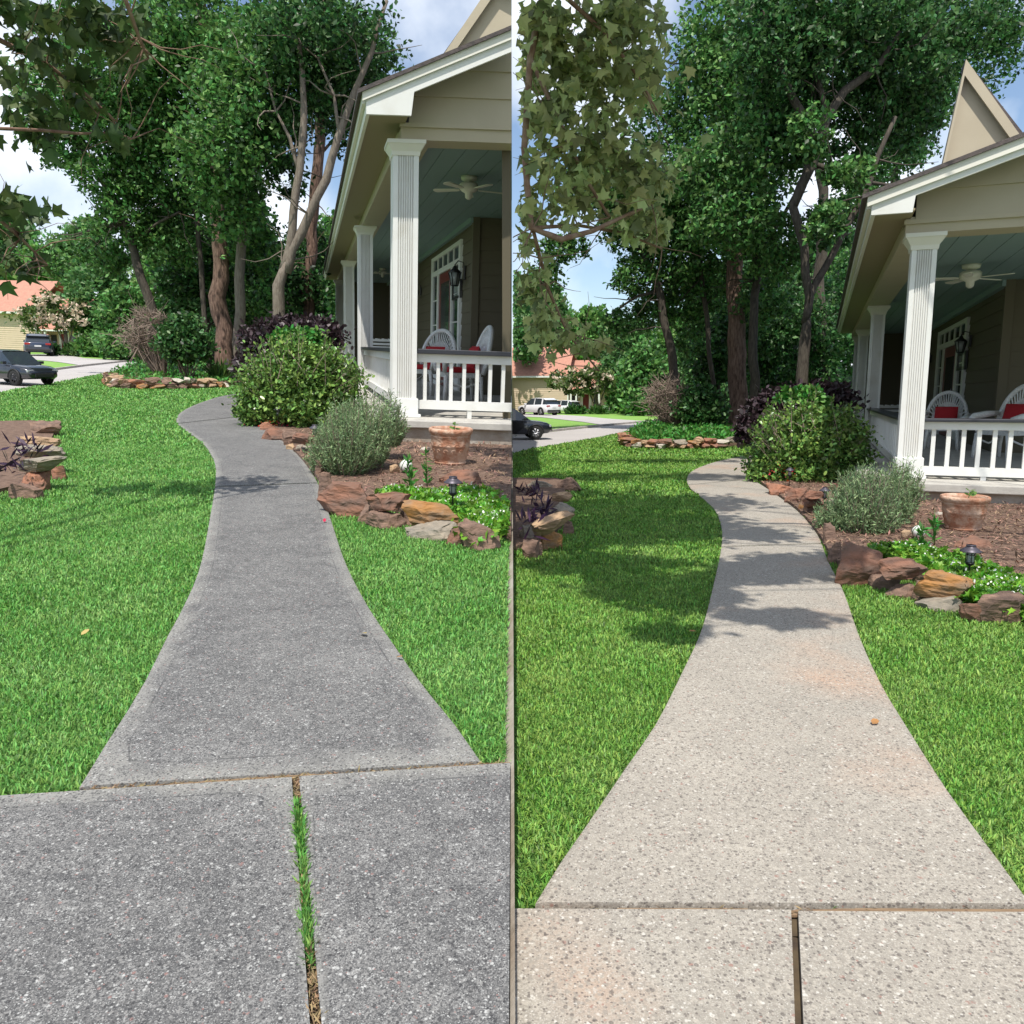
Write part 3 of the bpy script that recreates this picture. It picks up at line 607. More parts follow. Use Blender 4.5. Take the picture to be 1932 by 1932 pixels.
    prism_poly = [(be, ze2-.02), (bret, ze2-.02), (bn, zn), (bR, zR+wdt), (bR, zR), (be, ze1)]
    mb = MB(); prism(mb, prism_poly, af, af+.05)
    if sd_ == 'R': prism(mb, [(bR, zR+wdt), (2*bR-be, ze1+wdt), (2*bR-be, ze1), (bR, zR)], af, af+.05)
    part(mb, 'gable_fascia', 'white')
    mb = MB(); prism(mb, [(be-.05, ze1-.12), (bR, zR-.12), (bR, zR+.0), (be-.05, ze1-.0)], af-.035, af-.003); part(mb, 'crown_moulding', 'cream')
    mb = MB(); t = .05; e = .11
    prism(mb, [(be-e, ze1-m*e+.002), (bR, zR+.002), (bR, zR+t), (be-e, ze1-m*e+t)], af-.07, aEnd+.1)
    if sd_ == 'R': prism(mb, [(bR, zR+.002), (2*bR-be, ze1), (2*bR-be, ze1+t), (bR, zR+t)], af-.07, aEnd+.1)
    part(mb, 'roof', 'shingle')
    # lap siding of the gable
    mb = MB(); z = zbt+.05; st = S['board']
    under = lambda z: be + (z-(ze1-.03))/m
    while z < zR-.04:
        z1 = min(z+st, zR-.03); b0 = max(bbl+.10, under(z)+.03); b1 = max(bbl+.10, under(z1)+.03); f0, f1 = (FAR, FAR)
        if sd_ == 'R': f0 = min(FAR, 2*bR-be-(b0-be)); f1 = min(FAR, 2*bR-be-(b1-be))
        if b0 < f0-.05:
            mb.add([P(b0, ab_-.03, z), P(f0, ab_-.03, z), P(max(f1, b1+.01), ab_-.004, z1), P(b1, ab_-.004, z1), P(b0, ab_+.05, z), P(f0, ab_+.05, z), P(max(f1, b1+.01), ab_+.05, z1), P(b1, ab_+.05, z1)], [(0, 1, 2, 3), (1, 0, 4, 5), (7, 6, 5, 4), (0, 3, 7, 4), (2, 1, 5, 6), (3, 2, 6, 7)])
        z += st
    part(mb, 'gable_siding', 'siding')
    # porch ceiling
    mb = MB(); bb = bbl+.40
    while bb < FAR: hb(mb, bb, min(bb+.31, FAR), ab_+.42, aEnd-.3, zc, zc+.03); bb += .32
    hb(mb, bbl+.4, FAR, ab_+.42, aEnd-.3, zc+.012, zc+.05)
    part(mb, 'ceiling', 'ceil')
    # walls
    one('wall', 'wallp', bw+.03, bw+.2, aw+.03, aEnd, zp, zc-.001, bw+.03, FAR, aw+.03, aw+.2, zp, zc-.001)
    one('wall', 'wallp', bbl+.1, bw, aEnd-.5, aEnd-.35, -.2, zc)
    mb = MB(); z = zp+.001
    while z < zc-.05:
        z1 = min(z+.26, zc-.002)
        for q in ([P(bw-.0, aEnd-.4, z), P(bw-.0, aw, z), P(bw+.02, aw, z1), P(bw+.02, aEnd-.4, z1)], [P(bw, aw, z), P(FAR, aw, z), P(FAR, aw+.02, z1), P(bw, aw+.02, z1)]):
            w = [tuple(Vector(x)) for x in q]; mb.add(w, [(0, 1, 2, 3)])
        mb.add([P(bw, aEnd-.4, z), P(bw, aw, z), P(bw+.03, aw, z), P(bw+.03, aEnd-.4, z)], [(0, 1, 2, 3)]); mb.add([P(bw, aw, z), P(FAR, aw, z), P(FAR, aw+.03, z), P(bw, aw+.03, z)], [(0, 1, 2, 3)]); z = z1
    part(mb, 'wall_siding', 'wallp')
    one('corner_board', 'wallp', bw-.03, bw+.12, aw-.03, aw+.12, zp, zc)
    one('ceiling_moulding', 'ceil', bw-.09, bw+.01, aw-.02, aEnd-.5, zc-.11, zc-.002)
    # door with side lights and transom in the wall that runs away from the viewer
    a0 = sd(S['door'][0], S['door'][2], bw)[0]; a1 = sd(S['door'][1], S['door'][2], bw)[0]; a0, a1 = min(a0, a1), max(a0, a1)
    zt1 = sd(*S['transT'], bw)[1]; zt0 = sd(*S['transB'], bw)[1]; W_ = a1-a0
    fx = lambda q0, q1, z0, z1, k: (bw-k, bw+.028, a0+W_*q0, a0+W_*q1, z0, z1)
    d = one('door', 'reddoor', *fx(.28, .72, zp+.03, zt0-.15, .012))
    one('door_handle', 'lampmetal', *fx(.32, .345, zp+.95, zp+1.2, .06), parent=d)
    one('door_glass', 'glass', *fx(.36, .64, zp+.9, zt0-.4, .02), parent=d)
    fr_ = []
    for q0, q1, z0, z1 in ((0, .05, zp, zt1), (.95, 1, zp, zt1), (.24, .28, zp, zt0), (.72, .76, zp, zt0), (.05, .95, zt1-.1, zt1), (.05, .95, zt0-.13, zt0), (.05, .24, zp, zp+.3), (.76, .95, zp, zp+.3)): fr_ += fx(q0, q1, z0, z1, .05 if z1-z0 > .5 else .045)
    f = one('door_frame', 'white', *fr_)
    g_ = one('transom_window', 'glass', *fx(.05, .95, zt0, zt1-.1, .008))
    for k in range(1, 5): one('muntin', 'white', *fx(.05+.9*k/5-.01, .05+.9*k/5+.01, zt0, zt1-.1, .03), parent=g_)
    for q in (.05, .76):
        s_ = one('side_light', 'glass', *fx(q, q+.19, zp+.3, zt0-.13, .008))
        for k in (1, 2, 3): z = zp+.3+(zt0-.43-zp)*k/4; one('muntin', 'white', *fx(q, q+.19, z-.015, z+.015, .03), parent=s_)
    # railings
    zr = [fr(850 if sd_ == 'L' else 1800, v, cw*.5)[1] for v in S['railv']]   # black top, its bottom, white bottom, lower rail top, lower rail bottom
    h.zr = zr
    def railing(pt, L0, L1, sp, lb):
        # pt(s, w, z): s along the run, w across it
        def rb(mb, s0, s1, w0, w1, z0, z1): mb.hexa([pt(s0, w0, z0), pt(s1, w0, z0), pt(s1, w1, z0), pt(s0, w1, z0), pt(s0, w0, z1), pt(s1, w0, z1), pt(s1, w1, z1), pt(s0, w1, z1)])
        mb = MB(); rb(mb, L0, L1, -.05, .05, zr[2], zr[1]); rb(mb, L0, L1, -.045, .045, zr[4], zr[3])
        s = L0+sp*1.4*3
        while s < L1-.3: rb(mb, s-.03, s+.03, -.035, .035, zp, zr[4]); s += (L1-L0)/2.2
        rl = part(mb, 'railing', 'white'); lab(rl, lb, None)
        mb = MB(); rb(mb, L0, L1, -.12, .10, zr[1]+.001, zr[0]); part(mb, 'handrail', 'rail', rl, .008)
        s = L0+sp*.75; k = 0
        while s < L1-.05 and k < 40:
            mb = MB(); rb(mb, s-.024, s+.024, -.022, .022, zr[3]+.001, zr[2]-.001); part(mb, 'baluster', 'white', rl); s += sp; k += 1
    c = cw*.5; sp = S['bal']
    railing(lambda s, w, z: P(s, c+w, z), cw+.002, (FAR if sd_ == 'R' else min(FAR, 2.2)), sp, 'front railing with black top board')
    railing(lambda s, w, z: P(c+w, s, z), cw+.002, cols[1]-.002, sp*1.8, 'side railing running away along the porch')
    # upper gable rising behind the porch roof
    au = S['ua']; (bA, zA), (bl, zl) = fr(*S['uapex'], au), fr(*S['uleft'], au); br = bA+(bA-bl)*S['uasym']; ml = (zA-zl)/(bA-bl); mr = (zA-zl)/(br-bA)
    if sd_ == 'R' or True:
        mb = MB(); prism(mb, [(bl-.1, zl-1), (br-.05, zl-1), (br-.05, zl), (bA, zA-.05), (bl-.1, zl-.1*(zA-zl)/(bA-bl))], au+.12, au+.5); part(mb, 'upper_gable', 'siding')
        mb = MB(); t = .14; oh = .3
        prism(mb, [(bl-oh, zl-oh*ml), (bA, zA), (bA, zA+t*.4), (bl-oh-.02, zl-oh*ml+t*.4)], au+.05, au+.10); prism(mb, [(bA, zA), (br+oh, zl-oh*mr), (br+oh+.04, zl-oh*mr+t), (bA, zA+t*.7)], au+.05, au+.45)
        ur = part(mb, 'upper_roof', 'shingle')
        mb = MB(); t = .15; prism(mb, [(bl-oh, zl-oh*ml-t), (bA, zA-t), (bA, zA+.08), (bl-oh-.02, zl-oh*ml+.02)], au-.0, au+.048); prism(mb, [(bA, zA-t), (br+oh, zl-oh*mr-t), (br+oh+.02, zl-oh*mr+.02), (bA, zA+.08)], au-.0, au+.048)
        part(mb, 'rake_board', 'siding', ur)
        mb = MB(); f2 = FAR+3; bq = bA+(br-bA)*.35; mb.add([P(bq, au+1.7, zl-.4), P(f2, au+1.7, zl-.4), P(f2, au+4.4, zA-.05), P(bq, au+4.4, zA-.05), P(f2, au+7, zl-.4), P(bq, au+7, zl-.4)], [(0, 1, 2, 3), (3, 2, 4, 5), (0, 3, 5), (1, 4, 2), (0, 5, 4, 1)]); part(mb, 'main_roof', 'shingle')
    # end wall where the house stops at the garden boundary
    if sd_ == 'L':
        Mi = G.M.inverted(); mb = MB()
        def onx(a, z):   # point of the house interior with world x = -.02
            q = Vector(P(0, a, z)); w = (G.M @ q).x; s = (-.02-w)/G.R3[0][0]; return (q.x+s, q.y, z)
        def nx(p, k): return (p[0]-k, p[1], p[2])
        pts = [onx(.4, -.2), onx(aEnd, -.2), onx(aEnd, zc+.3), onx(.4, zc+.3)]
        mb.hexa([nx(pts[0], .12), pts[0], pts[1], nx(pts[1], .12), nx(pts[3], .12), pts[3], pts[2], nx(pts[2], .12)])
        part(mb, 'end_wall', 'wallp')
    return h
HSL = dict(vp=582.5, Y=11.4, cl=741, cr=788, cv=520, zp=.335, far=6, beamBL=(756.6, 263), beamT=(762, 240), E1=(691, 172), E2=(696, 212), RT=(913, 80), ret=(776, 209), notch=(781.5, 173), eaveEnd=(613, 534), wallpx=(803, 481), cornerpx=(904, 410), cols=[(676, 600), (649, 600), (634, 600)], board=.33, door=(817, 872, 500), transT=(870, 453), transB=(868, 487), railv=(660, 669, 685, 756.5, 773), bal=.187, ua=3.0, uapex=(940, -40), uleft=(846, 96), uasym=3)
HSR = dict(vp=1551, Y=10.05, cl=1706, cr=1753, cv=680, zp=.25, far=9, beamBL=(1708, 441.5), beamT=(1712, 424), E1=(1646, 370), E2=(1650, 402), RT=(1852, 291), ret=(1722, 398), notch=(1728, 368), eaveEnd=(1581, 652), wallpx=(1851.7, 559), cornerpx=(1895, 528), cols=[(1638, 700), (1616, 700), (1598, 700)], board=.33, door=(1772, 1826, 650), transT=(1820, 603), transB=(1820, 633), railv=(789.5, 796, 810.6, 881, 897), bal=.168, ua=3.5, uapex=(1822, 122), uleft=(1785, 290), uasym=5)
hL = house(GL, HSL); hR = house(GR, HSR)

# ================================================================== PORCH THINGS
def fan(G, h, u, v, rpx, lb, rot):
    q = G.g(u, v, h.zc); k = q.y/FP; R = rpx*k
    t = thing('ceiling_fan', lb, 'ceiling fan', G, q, rot, 'white ceiling fans under the porch ceilings')
    mb = MB(); mb.lathe([(0, -.002), (R*.30, -.002), (R*.27, -R*.12), (R*.1, -R*.2), (R*.05, -R*.22), (R*.05, -R*.3)]); build(mb, 'ceiling_mount', M['cream'], G, parent=t, world=False)
    mb = MB(); z = -R*.22; mb.lathe([(0, z), (R*.28, z), (R*.34, z-R*.06), (R*.34, z-R*.2), (R*.26, z-R*.28), (R*.14, z-R*.34), (R*.12, z-R*.5), (R*.05, z-R*.56), (0, z-R*.56)]); build(mb, 'motor', M['cream'], G, parent=t, world=False)
    for i in range(5):
        a = i*2*math.pi/5; mb = MB(); c, s = math.cos(a), math.sin(a); zz = z-R*.24
        pts = [(.36, -.05), (.5, -.11), (1.25, -.15), (1.33, -.08), (1.33, .08), (1.25, .15), (.5, .11), (.36, .05)]
        vs = [(R*(x*c-y*s), R*(x*s+y*c), zz+R*.12*y+dz) for dz in (0, R*.03) for x, y in pts]; n = 8
        mb.add(vs, [tuple(range(n-1, -1, -1)), tuple(range(n, 2*n))]+[(j, (j+1) % n, n+(j+1) % n, n+j) for j in range(n)])
        mb.box(0, .01, 0, .01, zz, zz+.001)
        build(mb, 'blade', M['cream'], G, parent=t, world=False)
def lantern(G, h, u, v, rpx, lb):
    a, z = h.sd(u, v, h.bw); s = rpx*(h.P(h.bw, a, z)[1])/FP; off = s*1.6
    t = thing('wall_lantern', lb, 'lantern', G, h.P(h.bw-off, a, z), math.atan2(h.B.y, h.B.x), 'black carriage lanterns on the porch walls')
    mb = MB(); mb.lathe([(s*.55, -s*1.6), (s*.62, -s*1.5), (s*.6, -s*1.45), (s*.0, -s*1.45)], n=6)
    for k in range(6):
        an = k*math.pi/3; mb.tube([(s*.55*math.cos(an), s*.55*math.sin(an), -s*1.5), (s*.95*math.cos(an), s*.95*math.sin(an), s*.4)], s*.07, 5)
    mb.lathe([(s*.98, s*.35), (s*1.08, s*.42), (s*.35, s*1.0), (s*.28, s*1.25), (s*.1, s*1.4), (s*.08, s*1.6), (0, s*1.65)], n=6)
    build(mb, 'lamp_frame', M['black'], G, parent=t, world=False)
    mb = MB(); mb.lathe([(0, -s*1.4), (s*.5, -s*1.4), (s*.88, s*.35), (0, s*.36)], n=6); build(mb, 'glass', M['clear'], G, parent=t, world=False)
    mb = MB(); mb.tube([(off-.01, 0, s*.2), (off*.8, 0, s*1.9), (off*.3, 0, s*2.1), (0, 0, s*1.5)], s*.09, 6); mb.box(off-.04, off-.002, -s*.4, s*.4, -s*.6, s*1.4); build(mb, 'wall_arm', M['black'], G, parent=t, world=False)
def plaque(G, h, box, lb):
    u0, v0, u1, v1 = box; a0, _ = h.sd(u0, (v0+v1)/2, h.bw); a1, _ = h.sd(u1, (v0+v1)/2, h.bw); a0, a1 = min(a0, a1), max(a0, a1); um = (u0+u1)/2
    z0 = h.sd(um, v1, h.bw)[1]; z1 = h.sd(um, v0, h.bw)[1]
    base = h.P(h.bw-.06, (a0+a1)/2, z0); t = thing('framed_plaque', lb, 'plaque', G, base, math.atan2(h.B.y, h.B.x)); w = .16*(a1-a0); 
    def pb(mb, q0, q1, za, zb, d0, d1): mb.hexa([h.P(h.bw-d1, q0, za), h.P(h.bw-d0, q0, za), h.P(h.bw-d0, q1, za), h.P(h.bw-d1, q1, za), h.P(h.bw-d1, q0, zb), h.P(h.bw-d0, q0, zb), h.P(h.bw-d0, q1, zb), h.P(h.bw-d1, q1, zb)])
    mb = MB(); fz = .07; pb(mb, a0, a0+w, z0, z1, .005, .05); pb(mb, a1-w, a1, z0, z1, .005, .05); pb(mb, a0+w, a1-w, z0, z0+fz, .005, .05); pb(mb, a0+w, a1-w, z1-fz, z1, .005, .05); build(mb, 'frame', M['black'], G, parent=t)
    mb = MB(); pb(mb, a0+w, a1-w, z0+fz, z1-fz, .005, .03); build(mb, 'panel', M['clear'], G, parent=t)
def wicker_chair(G, base, rz, sc, lb):
    t = thing('wicker_chair', lb, 'chair', G, base, rz, 'white wicker armchairs on the porches', sc)
    def pb(mb, name, m='wicker'): return build(mb, name, M[m], G, parent=t, world=False, clip=True)
    mb = MB(); mb.hexa([(-.26, -.27, .36), (.26, -.27, .36), (.24, .24, .36), (-.24, .24, .36), (-.28, -.3, .43), (.28, -.3, .43), (.25, .25, .43), (-.25, .25, .43)]); pb(mb, 'seat')
    # fan back: arch rim and woven panel; front of the chair is -y
    rim = []; 
    for i in range(25):
        q = math.pi*(i/24); rim.append((-.36*math.cos(q)*(1 if i not in (0, 24) else .8), .27+.16*math.sin(q), .42+.68*math.sin(q)**.75))
    mb = MB(); mb.tube(rim, .036, 8)
    for i in range(1, 24): x, y, z = rim[i]; mb.tube([(x*.6, .25+(y-.25)*.6, .42+(z-.42)*.6), (x, y, z)], .011, 5)
    pb(mb, 'back_rim')
    mb = MB(); vs = []; n = 24
    for j in range(7):
        f = j/6*.72
        for i in range(25): x, y, z = rim[i]; vs.append((x*(.15+.85*f), .25+(y-.25)*f, .42+(z-.42)*f))
    mb.smooth = True; mb.add(vs, [(j*25+i, j*25+i+1, (j+1)*25+i+1, (j+1)*25+i) for j in range(6) for i in range(24)])
    mb.add([(x, y+.02, z) for x, y, z in vs], [(j*25+i, (j+1)*25+i, (j+1)*25+i+1, j*25+i+1) for j in range(6) for i in range(24)]); pb(mb, 'backrest')
    for sx in (-1, 1):
        mb = MB(); mb.tube([(sx*.34, .26, .68), (sx*.39, .05, .66), (sx*.38, -.22, .63), (sx*.34, -.32, .60), (sx*.28, -.31, .44)], [.035, .05, .05, .045, .03], 8); pb(mb, 'armrest')
        mb = MB(); mb.hexa([(sx*.27, -.27, .1), (sx*.29, -.27, .1), (sx*.29, .22, .1), (sx*.27, .22, .1), (sx*.29, -.29, .36), (sx*.31, -.29, .36), (sx*.31, .24, .36), (sx*.29, .24, .36)]) if False else mb.tube([(sx*.27, -.25, .30), (sx*.27, 0, .22), (sx*.27, .22, .30)], .016, 6); pb(mb, 'stretcher')
        for y in (-.28, .24):
            mb = MB(); mb.tube([(sx*.25, y, .38), (sx*.27, y*1.03, .2), (sx*.28, y*1.1, .0)], [.035, .03, .024], 8); pb(mb, 'leg')
    c = thing('cushion', lb.replace('white wicker armchair', 'red cushions of the armchair').replace(', nearest the viewer','').replace(' by the wall',''), 'cushion', G, tuple(Vector(base)+Vector((0, 0, .43*sc))), rz, 'red cushions', sc)
    mb = MB(); mb.smooth = True; vs = []
    m_ = 10
    for s_ in (-1, 1):
        for i in range(m_+1):
            for j in range(m_+1):
                x = i/m_*2-1; y = j/m_*2-1; e = (1-x**4)*(1-y**4); vs.append((x*.2, .17+s_*.07*e**.5+.05*y, .20+y*.19))
    nn = (m_+1)**2
    mb.add(vs, [(i*(m_+1)+j, (i+1)*(m_+1)+j, (i+1)*(m_+1)+j+1, i*(m_+1)+j+1) for i in range(m_) for j in range(m_)]+[(nn+i*(m_+1)+j, nn+i*(m_+1)+j+1, nn+(i+1)*(m_+1)+j+1, nn+(i+1)*(m_+1)+j) for i in range(m_) for j in range(m_)]); mb.smooth = False
    build(mb, 'back_cushion', M['redcloth'], G, parent=c, world=False)
    mb = MB(); mb.box(-.23, .23, -.25, .2, 0.001, .08); build(mb, 'seat_cushion', M['redcloth'], G, parent=c, world=False, bevel=.03)
def bench(G, h, u0, u1, vt, Y, lb):
    p0 = G.at(u0, vt, Y); p1 = G.at(u1, vt, Y); w = (p1-p0).length; zt = p0.z; zs = h.zp+(zt-h.zp)*.48
    t = thing('bench', lb, 'bench', G, (p0.x+w/2, Y, h.zp), 0)
    T = zt-h.zp
    for i in range(6):
        mb = MB(); z = T-.05-i*.085; n = 12; pts = []
        mb.box(-w/2, w/2, -.015, .015, z-.055, z) if i else [mb.box(-w/2+w*k/n, -w/2+w*(k+1)/n+.001*k, -.015, .016, z-.05, z+.03*abs(math.sin(k*1.1))) for k in range(n)]
        build(mb, 'back_slat', M['white'], G, parent=t, world=False)
    mb = MB(); mb.box(-w/2, w/2, -.5, -.02, T*.45, T*.49); build(mb, 'seat', M['white'], G, parent=t, world=False)
    for sx in (-1, 1):
        for y in (-.48, -.02):
            mb = MB(); mb.box(sx*w/2-.035, sx*w/2+.035, y-.035, y+.035, 0, T*.62 if y < -.1 else T*.98); build(mb, 'leg', M['white'], G, parent=t, world=False)
        mb = MB(); mb.box(sx*w/2-.04, sx*w/2+.04, -.54, .0, T*.62, T*.66); build(mb, 'armrest', M['white'], G, parent=t, world=False)
for G, h, f1, f2, l1, l2, pq, ch, bn in (
    (GL, hL, (885, 333, 50), (722, 506, 21), (878, 520, 12), (795, 553, 7.5), (856, 530, 872, 564), ((807, 744, -.5, 1.25, 17.4), (868, 757, -1.25, 1.28, 15.3)), (692, 740, 636, 21)),
    (GR, hR, (1833, 499, 54), (1679, 635, 20), (1832, 648, 10.5), (1757, 680, 7), (1810, 664, 1826, 698), ((1776, 868, -.6, 1.0, 15.6), (1892, 879, -1.2, 1.1, 13.2)), (1655, 1700, 762, 19))):
    wd = WHICH[G.side]
    fan(G, h, *f1, 'cream ceiling fan nearest the front of the porch, '+wd, .35); fan(G, h, *f2, 'cream ceiling fan farther back under the porch ceiling, '+wd, .6)
    lantern(G, h, *l1, 'larger looking black lantern on the near side of the front door, '+wd); lantern(G, h, *l2, 'black lantern on the far side of the front door, '+wd)
    plaque(G, h, pq, 'small black framed plaque on the wall below the near lantern, '+wd)
    for i, (u, v, rz, sc, Y) in enumerate(ch):
        q = G.at(u, v, Y); wicker_chair(G, (q.x, Y, h.zp), rz, sc, 'white wicker armchair '+('by the wall behind the front column' if i == 0 else 'behind the front railing, nearest the viewer')+', porch of the '+wd)
    bench(G, h, *bn, 'white slatted porch bench seen between the columns, '+wd)

# ================================================================== STONES
def near_(G, lst, where, seed0):
    for i, (box, m, lb, kw) in enumerate(lst): rockpx(G, box, m, lb+', '+WHICH[G.side], seed0+i, **kw)
near_(GL, [
 ((601, 888, 630, 945), 'brown', 'narrow upright dark stone beside the biggest boulder', dict(Yb=6.75, depth=.7)),
 ((603, 899, 694, 974), 'rust', 'biggest peaked reddish boulder at the corner of the stone edging', dict(Yb=6.1, depth=.75, over=1.16, tilt=.2, rz=.1)),
 ((692, 960, 766, 996), 'brown', 'flat brown slab stone under the rounded boulder', dict(Yb=5.75, depth=.7, over=1.1)),
 ((693, 925, 770, 968), 'rust', 'rounded rust brown boulder lying second from the walkway', dict(zb=.10, depth=.8, tilt=-.1)),
 ((765, 980, 862, 1018), 'grey', 'grey flat stone under the orange topped boulder', dict(Yb=5.45, depth=.6)),
 ((763, 941, 864, 1002), 'orange', 'long orange topped layered boulder in the stone edging', dict(zb=.02, depth=.6, tilt=.1, rz=-.15, over=1.14)),
 ((865, 978, 945, 1036), 'brown', 'brown layered boulder right of the orange topped one', dict(Yb=5.3, depth=.6, rz=-.2)),
 ((880, 968, 960, 1000), 'rust', 'flat reddish stone on top of the rightmost boulders', dict(Yb=5.7, depth=.7)),
 ((738, 958, 800, 990), 'brown', 'dark wedge shaped stone filling the gap left of the orange topped boulder', dict(depth=.8)),
 ((840, 992, 900, 1026), 'rust', 'flat broken slab low under the right boulders', dict(depth=.6)),
 ((676, 945, 722, 984), 'brown', 'small dark stone wedged behind the biggest boulder', dict(depth=.8)),
 ((830, 884, 906, 922), 'rust', 'wide flat reddish stone lying in the mulch behind the near lamp', dict(Yb=7.5, depth=.9)),
 ((491, 795, 517, 813), 'redbrick', 'small reddish stone at the foot of the big shrub', dict(Yb=12.4)),
 ((496, 806, 539, 832), 'rust', 'rusty stone next to the walkway below the big shrub', dict(Yb=11.3)),
 ((534, 809, 562, 842), 'brown', 'blocky brown stone at the bend of the walkway edging', dict(Yb=10.7)),
 ((552, 815, 592, 840), 'rust', 'layered rusty stone on top, left of the middle lamp', dict(zb=.12)),
 ((556, 838, 592, 854), 'grey', 'dark flat stone under the layered rusty stone', dict(Yb=10.2)),
 ((540, 836, 558, 850), 'tan', 'small orange tan stone low beside the walkway', dict(Yb=10.3)),
 ((575, 850, 600, 866), 'rust', 'low stone at the left foot of the grey green bush', dict(Yb=9.8)),
 ((608, 803, 628, 822), 'pale', 'whitish upright stone behind the middle lamp', dict(Yb=11.2)),
 ((598, 822, 622, 834), 'pale', 'whitish flat stone in front of the middle lamp', dict(Yb=10.7)),
 ((594, 862, 610, 900), 'brown', 'dark stone between walkway and grey green bush', dict(Yb=7.9)),
 ((793, 843, 813, 855), 'pale', 'pale flat rock in the mulch left of the flowerpot', dict(Yb=9.0)),
 ((58, 791, 122, 823), 'brown', 'topmost brown stone of the pile at the left edge', dict(Yb=11.0, depth=.7)),
 ((40, 820, 108, 846), 'tan', 'second tan stone of the pile at the left edge', dict(zb=.1, Yb=10.2, depth=.7)),
 ((30, 836, 116, 868), 'grey', 'wide grey flat stone of the pile at the left edge', dict(zb=.14, Yb=9.5, depth=.7)),
 ((96, 876, 122, 904), 'redbrick', 'small red block tucked under the grey stones at the left edge', dict(Yb=8.5)),
 ((28, 886, 100, 926), 'redbrick', 'orange red block lowest in the pile at the left edge', dict(Yb=8.1, depth=.7)),
 ((24, 860, 120, 896), 'grey', 'olive grey slab above the red blocks at the left edge', dict(zb=.14, Yb=8.7, depth=.6, tilt=-.15)),
 ((20, 908, 80, 940), 'brown', 'dark stone half hidden in grass at the left edge', dict(Yb=7.6, depth=.6)),
], 'x', 100)
near_(GR, [
 ((1562, 1018, 1588, 1062), 'brown', 'narrow dark stone beside the biggest boulder', dict(Yb=6.8, depth=.7)),
 ((1566, 1020, 1661, 1104), 'rust', 'biggest peaked reddish boulder at the corner of the stone edging', dict(Yb=5.85, depth=.75, over=1.16, tilt=.2, rz=.1)),
 ((1668, 1094, 1738, 1126), 'brown', 'flat brown slab stone under the rounded boulder', dict(Yb=5.5, depth=.7)),
 ((1656, 1050, 1740, 1098), 'rust', 'rounded rust brown boulder lying second from the walkway', dict(zb=.10, depth=.8, tilt=-.1)),
 ((1735, 1120, 1840, 1154), 'grey', 'grey flat stone under the orange topped boulder', dict(Yb=5.1, depth=.6)),
 ((1731, 1072, 1846, 1142), 'orange', 'long orange topped layered boulder in the stone edging', dict(zb=.02, depth=.6, tilt=.1, rz=-.15, over=1.14)),
 ((1842, 1110, 1945, 1176), 'brown', 'brown layered boulder right of the orange topped one', dict(Yb=5.0, depth=.6, rz=-.2)),
 ((1640, 1078, 1700, 1112), 'brown', 'small dark stone wedged right of the biggest boulder', dict(depth=.8)),
 ((1716, 1092, 1768, 1132), 'brown', 'dark wedge shaped stone left of the orange topped boulder', dict(depth=.8)),
 ((1812, 1132, 1880, 1172), 'rust', 'flat broken slab low under the right boulders', dict(depth=.6)),
 ((1798, 1008, 1870, 1044), 'rust', 'wide flat reddish stone lying in the mulch behind the near lamp', dict(Yb=7.0, depth=.9)),
 ((1448, 910, 1500, 936), 'redbrick', 'flat reddish stone at the foot of the big shrub', dict(Yb=11.3)),
 ((1480, 919, 1523, 952), 'rust', 'rusty stone next to the walkway below the big shrub', dict(Yb=10.4)),
 ((1495, 924, 1521, 951), 'brown', 'blocky brown stone at the bend of the walkway edging', dict(Yb=10.1)),
 ((1518, 924, 1552, 942), 'redbrick', 'red flat stone on top, left of the middle lamp', dict(zb=.2)),
 ((1512, 938, 1552, 958), 'rust', 'layered rusty stone under the red flat one', dict(zb=.1)),
 ((1516, 951, 1546, 974), 'brown', 'dark stone lowest beside the walkway bend', dict(Yb=9.2)),
 ((1506, 950, 1520, 966), 'orange', 'small orange stone low beside the walkway', dict(Yb=9.4)),
 ((1526, 972, 1546, 984), 'redbrick', 'low red stone at the left foot of the grey green bush', dict(Yb=8.8)),
 ((1556, 938, 1580, 956), 'pale', 'whitish stone beside the middle lamp', dict(Yb=9.9)),
 ((1554, 985, 1574, 1030), 'brown', 'dark stone between walkway and grey green bush', dict(Yb=7.3)),
 ((1762, 964, 1786, 978), 'pale', 'pale flat rock in the mulch left of the flowerpot', dict(Yb=8.4)),
 ((1052, 899, 1096, 927), 'brown', 'topmost dark stone at the corner of the left bed', dict(Yb=11.3, depth=.8)),
 ((990, 904, 1054, 924), 'grey', 'grey stone left of the corner stone in the left bed', dict(Yb=11.4, depth=.8)),
 ((1040, 926, 1080, 948), 'tan', 'tan stone below the corner stone of the left bed', dict(zb=.1, Yb=10.2, depth=.7)),
 ((1036, 946, 1083, 976), 'grey', 'grey layered stone in the middle of the left bed edge', dict(zb=.08, Yb=9.2, depth=.7)),
 ((1060, 980, 1084, 1007), 'brown', 'small brown block under the long slab of the left bed', dict(Yb=7.9)),
 ((1018, 992, 1062, 1036), 'orange', 'orange brown block lowest in the left bed edge', dict(Yb=7.4, depth=.7)),
 ((1000, 966, 1086, 1010), 'tan', 'long sloping tan slab on top of the left bed edge', dict(zb=.16, Yb=8.1, depth=.6, tilt=-.25)),
 ((985, 1016, 1024, 1052), 'brown', 'brown block half hidden in shade at the left bed', dict(Yb=6.9, depth=.7)),
 ((980, 988, 1008, 1022), 'grey', 'grey block behind the orange block of the left bed', dict(Yb=7.5, depth=.7)),
], 'x', 262)
